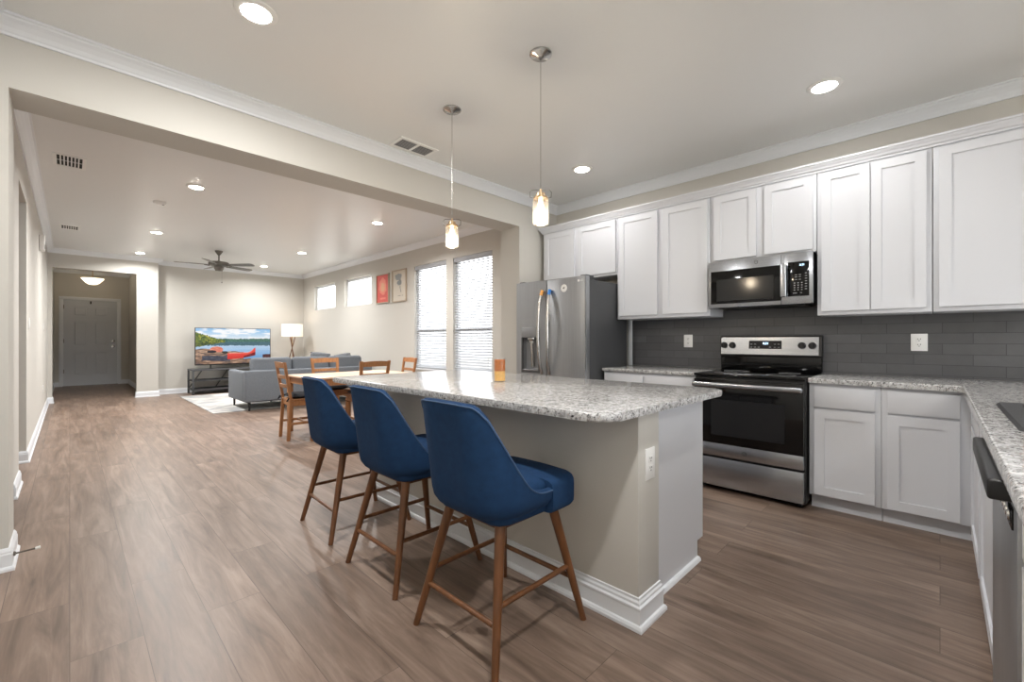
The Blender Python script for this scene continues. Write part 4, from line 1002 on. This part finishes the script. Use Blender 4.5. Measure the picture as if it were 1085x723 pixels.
for x, y, zz, a, r, l in ((3.52, 8.84, .765, .42, .12, 'charcoal throw pillow leaning on the middle of the sofa back'), (4.03, 8.90, .76, .36, -.15, 'dark throw pillow at the window end of the sofa')):
    b = B(); R = Matrix.Rotation(r, 3, 'Y') @ Matrix.Rotation(PI/2-.2, 3, 'X'); pillow(b, x, y, zz, a, a, .15, R)
    tag(obj('throw_pillow', b, M['throw'], ang=80), l, 'pillow', 'throw pillows on the sofa')
# television stand
t = thing('tv_stand', 'low dark metal television stand with open shelves', 'tv stand', (2.73, 12.05, 0))
VX0, VX1, VY0, VY1 = 1.90, 3.50, 11.78, 12.36
for x in (VX0, VX1-.035):
    for y in (VY0, VY1-.035): b = B(); box(b, x, x+.035, y, y+.035, 0, .53, .003); obj('leg', b, M['fridge_side'], t)
for z in (.10, .30, .53):
    b = B(); box(b, VX0, VX1, VY0, VY1, z, z+.03 if z > .5 else z+.02, .003); s = obj('tabletop' if z > .5 else 'shelf', b, M['fridge_side'] if z > .5 else M['slot'], t)
for x in (VX0+.03, VX1-.50, VX0+.55): b = B(); frustum(b, (x, VY1-.02, .12), (x+.25, VY1-.02, .52), .012, .012, 8); obj('brace', b, M['fridge_side'], t)
# television
t = thing('television', 'large flat television showing a red canoe by a lake', 'television', (2.78, 12.1, .56))
b = B(); box(b, 1.998, 3.570, 12.09, 12.135, .64, 1.508, .004); obj('housing', b, M['black'], t)
for x in (2.30, 3.27):
    b = B(); prism(b, [(x-.012, 11.98), (x+.012, 11.98), (x+.012, 12.24), (x-.012, 12.24)], .5605, .572); box(b, x-.012, x+.012, 12.095, 12.125, .572, .66); obj('foot', b, M['black'], t)
def raster(name, fn, nx, nz, origin, du, dv, m, parent):
    me = bpy.data.meshes.new(name); off = OFF[parent.name]
    us = np.linspace(0, 1, nx+1); vs = np.linspace(0, 1, nz+1)
    U, V = np.meshgrid(us, vs); o = np.array(origin)-np.array(off)
    co = o + U[..., None]*np.array(du) + V[..., None]*np.array(dv)
    idx = np.arange((nx+1)*(nz+1)).reshape(nz+1, nx+1)
    f = np.stack([idx[:-1, :-1], idx[:-1, 1:], idx[1:, 1:], idx[1:, :-1]], -1).reshape(-1, 4)
    me.from_pydata(co.reshape(-1, 3).tolist(), [], f.tolist())
    col = fn(U.ravel(), V.ravel())/255.
    colr = np.where(col <= .04045, col/12.92, ((col+.055)/1.055)**2.4)
    ca = me.color_attributes.new('col', 'FLOAT_COLOR', 'POINT'); ca.data.foreach_set('color', np.concatenate([colr, np.ones((len(colr), 1))], 1).astype(np.float32).ravel())
    me.materials.append(m); ob = bpy.data.objects.new(name, me); COL.objects.link(ob); ob.parent = parent; OFF[ob.name] = off
    return ob
rs = np.random.RandomState(4)
def vnoise(x, y, s):                            # smooth value noise
    g = np.random.RandomState(s).rand(64, 64); x = np.mod(x, 63); y = np.mod(y, 63); xi = x.astype(int); yi = y.astype(int); fx = x-xi; fy = y-yi
    fx = fx*fx*(3-2*fx); fy = fy*fy*(3-2*fy); a = g[yi, xi]; b_ = g[yi, (xi+1) % 64]; c = g[(yi+1) % 64, xi]; d_ = g[(yi+1) % 64, (xi+1) % 64]
    return (a*(1-fx)+b_*fx)*(1-fy)+(c*(1-fx)+d_*fx)*fy
def lake(u, v):                                 # v up
    def C(c): return np.tile(np.array(c, float), (len(u), 1))
    def mix(a, b_, k): k = np.clip(k, 0, 1)[:, None]; return a*(1-k)+b_*k
    n = lambda sx, sy, s: vnoise(u*sx+3, v*sy+5, s)
    sky = mix(C((225, 236, 246)), C((120, 180, 232)), (v-.72)/.35); cl = .6*n(6, 14, 1)+.4*n(17, 30, 2)
    img = mix(sky, C((252, 252, 253)), (cl-.38)*4)
    wat = mix(C((196, 218, 240)), C((104, 156, 206)), (.55-v)*2.2); img = np.where((v < .63)[:, None], wat+(n(3, 60, 8)[:, None]-.5)*18, img)
    far = .70-.012+.03*n(60, 1, 3)+.012*u
    m_ = (v < far) & (v > .62); img = np.where(m_[:, None], mix(C((44, 88, 80)), C((92, 132, 112)), n(90, 40, 4)), img)
    m_ = (v <= .62) & (v > 1.24-far-.03+.02*n(80, 1, 30)); img = np.where(m_[:, None], mix(C((58, 92, 104)), C((80, 116, 128)), n(50, 60, 5)), img)
    lh = .86-.62*np.clip(u, 0, .42)+.05*n(70, 2, 6); m_ = (u < .37) & (v < lh) & (v > .60)
    img = np.where(m_[:, None], mix(mix(C((34, 62, 24)), C((196, 186, 62)), n(70, 40, 7)*1.15), C((60, 96, 40)), n(20, 12, 17)*.5), img)
    m_ = (u < .30) & (v <= .60) & (v > .46+.35*u+.03*n(40, 3, 9)); img = np.where(m_[:, None], mix(C((40, 62, 28)), C((128, 132, 56)), n(50, 24, 10)), img)
    shore = .36-.10*u+.05*n(16, 4, 11)-.22*np.clip(u-.55, 0, 1)+.06*np.exp(-((u-.1)/.15)**2)
    shore = np.where(u > .62, .10+.06*n(20, 3, 12), shore)
    rock = mix(mix(C((108, 80, 64)), C((214, 176, 146)), n(14, 26, 13)), C((66, 60, 66)), (n(26, 60, 14)-.55)*3)
    img = np.where((v < shore)[:, None], rock, img)
    m_ = (v < .22+.02*n(20, 3, 20)) & (v > .09-.1*(u-.2)) & (u > .08) & (u < .44); img = np.where(m_[:, None], mix(C((56, 58, 70)), C((92, 92, 104)), n(30, 30, 15)), img)
    m_ = ((u-.26)/.085)**2+((v-.40)/.09)**2 < 1; img = np.where((m_ & (v > .33))[:, None], mix(C((214, 112, 92)), C((240, 156, 130)), n(30, 30, 16)), img)
    m_ = ((u-.20)/.06)**2+((v-.345)/.04)**2 < 1; img = np.where(m_[:, None], C((42, 34, 40)), img)
    tx = np.clip((u-.40)/.38, 0, 1); top = .30+.02*tx+.15*np.clip(tx-.72, 0, 1)*3*np.clip((tx-.7)*4, 0, 1); bot = .12+.10*tx**2
    m_ = (u > .40) & (u < .785) & (v < top) & (v > bot); img = np.where(m_[:, None], mix(C((206, 48, 42)), C((238, 84, 70)), (v-bot)/(top-bot+1e-6)), img)
    m_ = (u > .42) & (u < .76) & (v < top) & (v > top-.022); img = np.where(m_[:, None], C((246, 150, 136)), img)
    m_ = (u > .62) & (u < .785) & (v < bot+.05+.05*(u-.62)*6) & (v > bot); img = np.where(m_[:, None], C((120, 24, 30)), img)
    m_ = ((u-.37)/.04)**2+((v-.32)/.035)**2 < 1; img = np.where(m_[:, None], C((46, 40, 36)), img)
    m_ = (u > .89) & (v < .25-.01*n(20, 1, 19)) & (v > .11); img = np.where(m_[:, None], mix(C((58, 30, 34)), C((96, 52, 52)), n(30, 40, 18)), img)
    return np.clip(img, 0, 255)
raster('screen', lake, 260, 146, (2.012, 12.0895, .664), (1.544, 0, 0), (0, 0, .832), vcol('tv_picture', .62), t)
# floor lamp
t = thing('floor_lamp', 'tripod floor lamp with a lit white drum shade in the corner', 'floor lamp', (4.02, 11.9, 0))
b = B(); lathe(b, [(.245, 1.315), (.250, 1.315), (.250, 1.630), (.245, 1.630), (.243, 1.628), (.243, 1.317)], (4.02, 11.9, 0), 40); obj('lamp_shade', b, M['shade'], t)
for k in range(3):
    a = 2*PI*k/3+.5; b = B(); c_, s_ = math.cos(a), math.sin(a)
    frustum(b, (4.02+.26*c_, 11.9+.26*s_, 0), (4.02-.07*c_, 11.9-.07*s_, 1.30), .012, .010, 10); obj('leg', b, M['walnut'], t)
b = B(); frustum(b, (4.02, 11.9, 1.10), (4.02, 11.9, 1.42), .012, .012, 10); lathe(b, [(0, 1.42), (.03, 1.45), (.03, 1.50), (0, 1.53)], (4.02, 11.9, 0), 14); box(b, 3.78, 4.26, 11.897, 11.903, 1.318, 1.324); obj('socket', b, M['brass'], t)
l = bpy.data.lights.new('lamp', 'POINT'); l.energy = LAMP; l.color = (1, .84, .66); l.shadow_soft_size = .05
o = bpy.data.objects.new('lamp', l); COL.objects.link(o); o.parent = t; o.location = (0, 0, 1.58)
# wall pictures
def picture(y0, y1, z0, z1, fn, label, fm):
    t = thing('framed_print', label, 'picture', (XW-.015, (y0+y1)/2, z0), group='prints on the window wall')
    b = B(); w = .018
    for a in ((y0, y0+w, z0, z1), (y1-w, y1, z0, z1), (y0+w, y1-w, z0, z0+w), (y0+w, y1-w, z1-w, z1)): box(b, XW-.030, XW-.001, *a)
    obj('frame', b, fm, t, sm=False)
    raster('print', fn, 40, 60, (XW-.012, y1-w, z0+w), (0, -(y1-y0-2*w), 0), (0, 0, z1-z0-2*w), vcol('print_ink', 0), t)
def red_print(u, v):
    c = np.tile(np.array((204, 84, 74), float), (len(u), 1)); n = vnoise(u*9, v*14, 21)
    m_ = ((u-.5)/.34)**2+((v-.58)/.30)**2 < .6+.6*n; c[m_] = (222, 132, 112)
    m_ = ((u-.5)/.18)**2+((v-.56)/.2)**2 < .5+.7*n; c[m_] = (216, 160, 124)
    m_ = (abs(v-.14) < .03) & (u > .25) & (u < .75); c[m_] = (224, 130, 116)
    return c
def plant_print(u, v):
    c = np.tile(np.array((206, 198, 184), float), (len(u), 1)); n = vnoise(u*16, v*22, 23)
    m_ = ((u-.42)/.24)**2+((v-.80)/.13)**2 < .45+.9*n; c[m_] = (138, 142, 142)
    m_ = ((u-.5)/.2)**2+((v-.60)/.10)**2 < .35+.9*n; c[m_] = (128, 132, 132)
    m_ = (abs(u-.60-.05*np.sin(v*9)) < .022) & (v > .28) & (v < .72); c[m_] = (108, 110, 108)
    m_ = (abs(v-.17) < .012) & (u > .24) & (u < .80) & (n > .4); c[m_] = (120, 116, 108)
    return c
picture(7.87, 8.37, 1.972, 2.565, red_print, 'red framed print on the window wall beside the small windows', M['tan_frame'])
picture(7.23, 7.74, 1.965, 2.585, plant_print, 'beige framed print of a grey plant nearer the tall windows', M['tan_frame'])
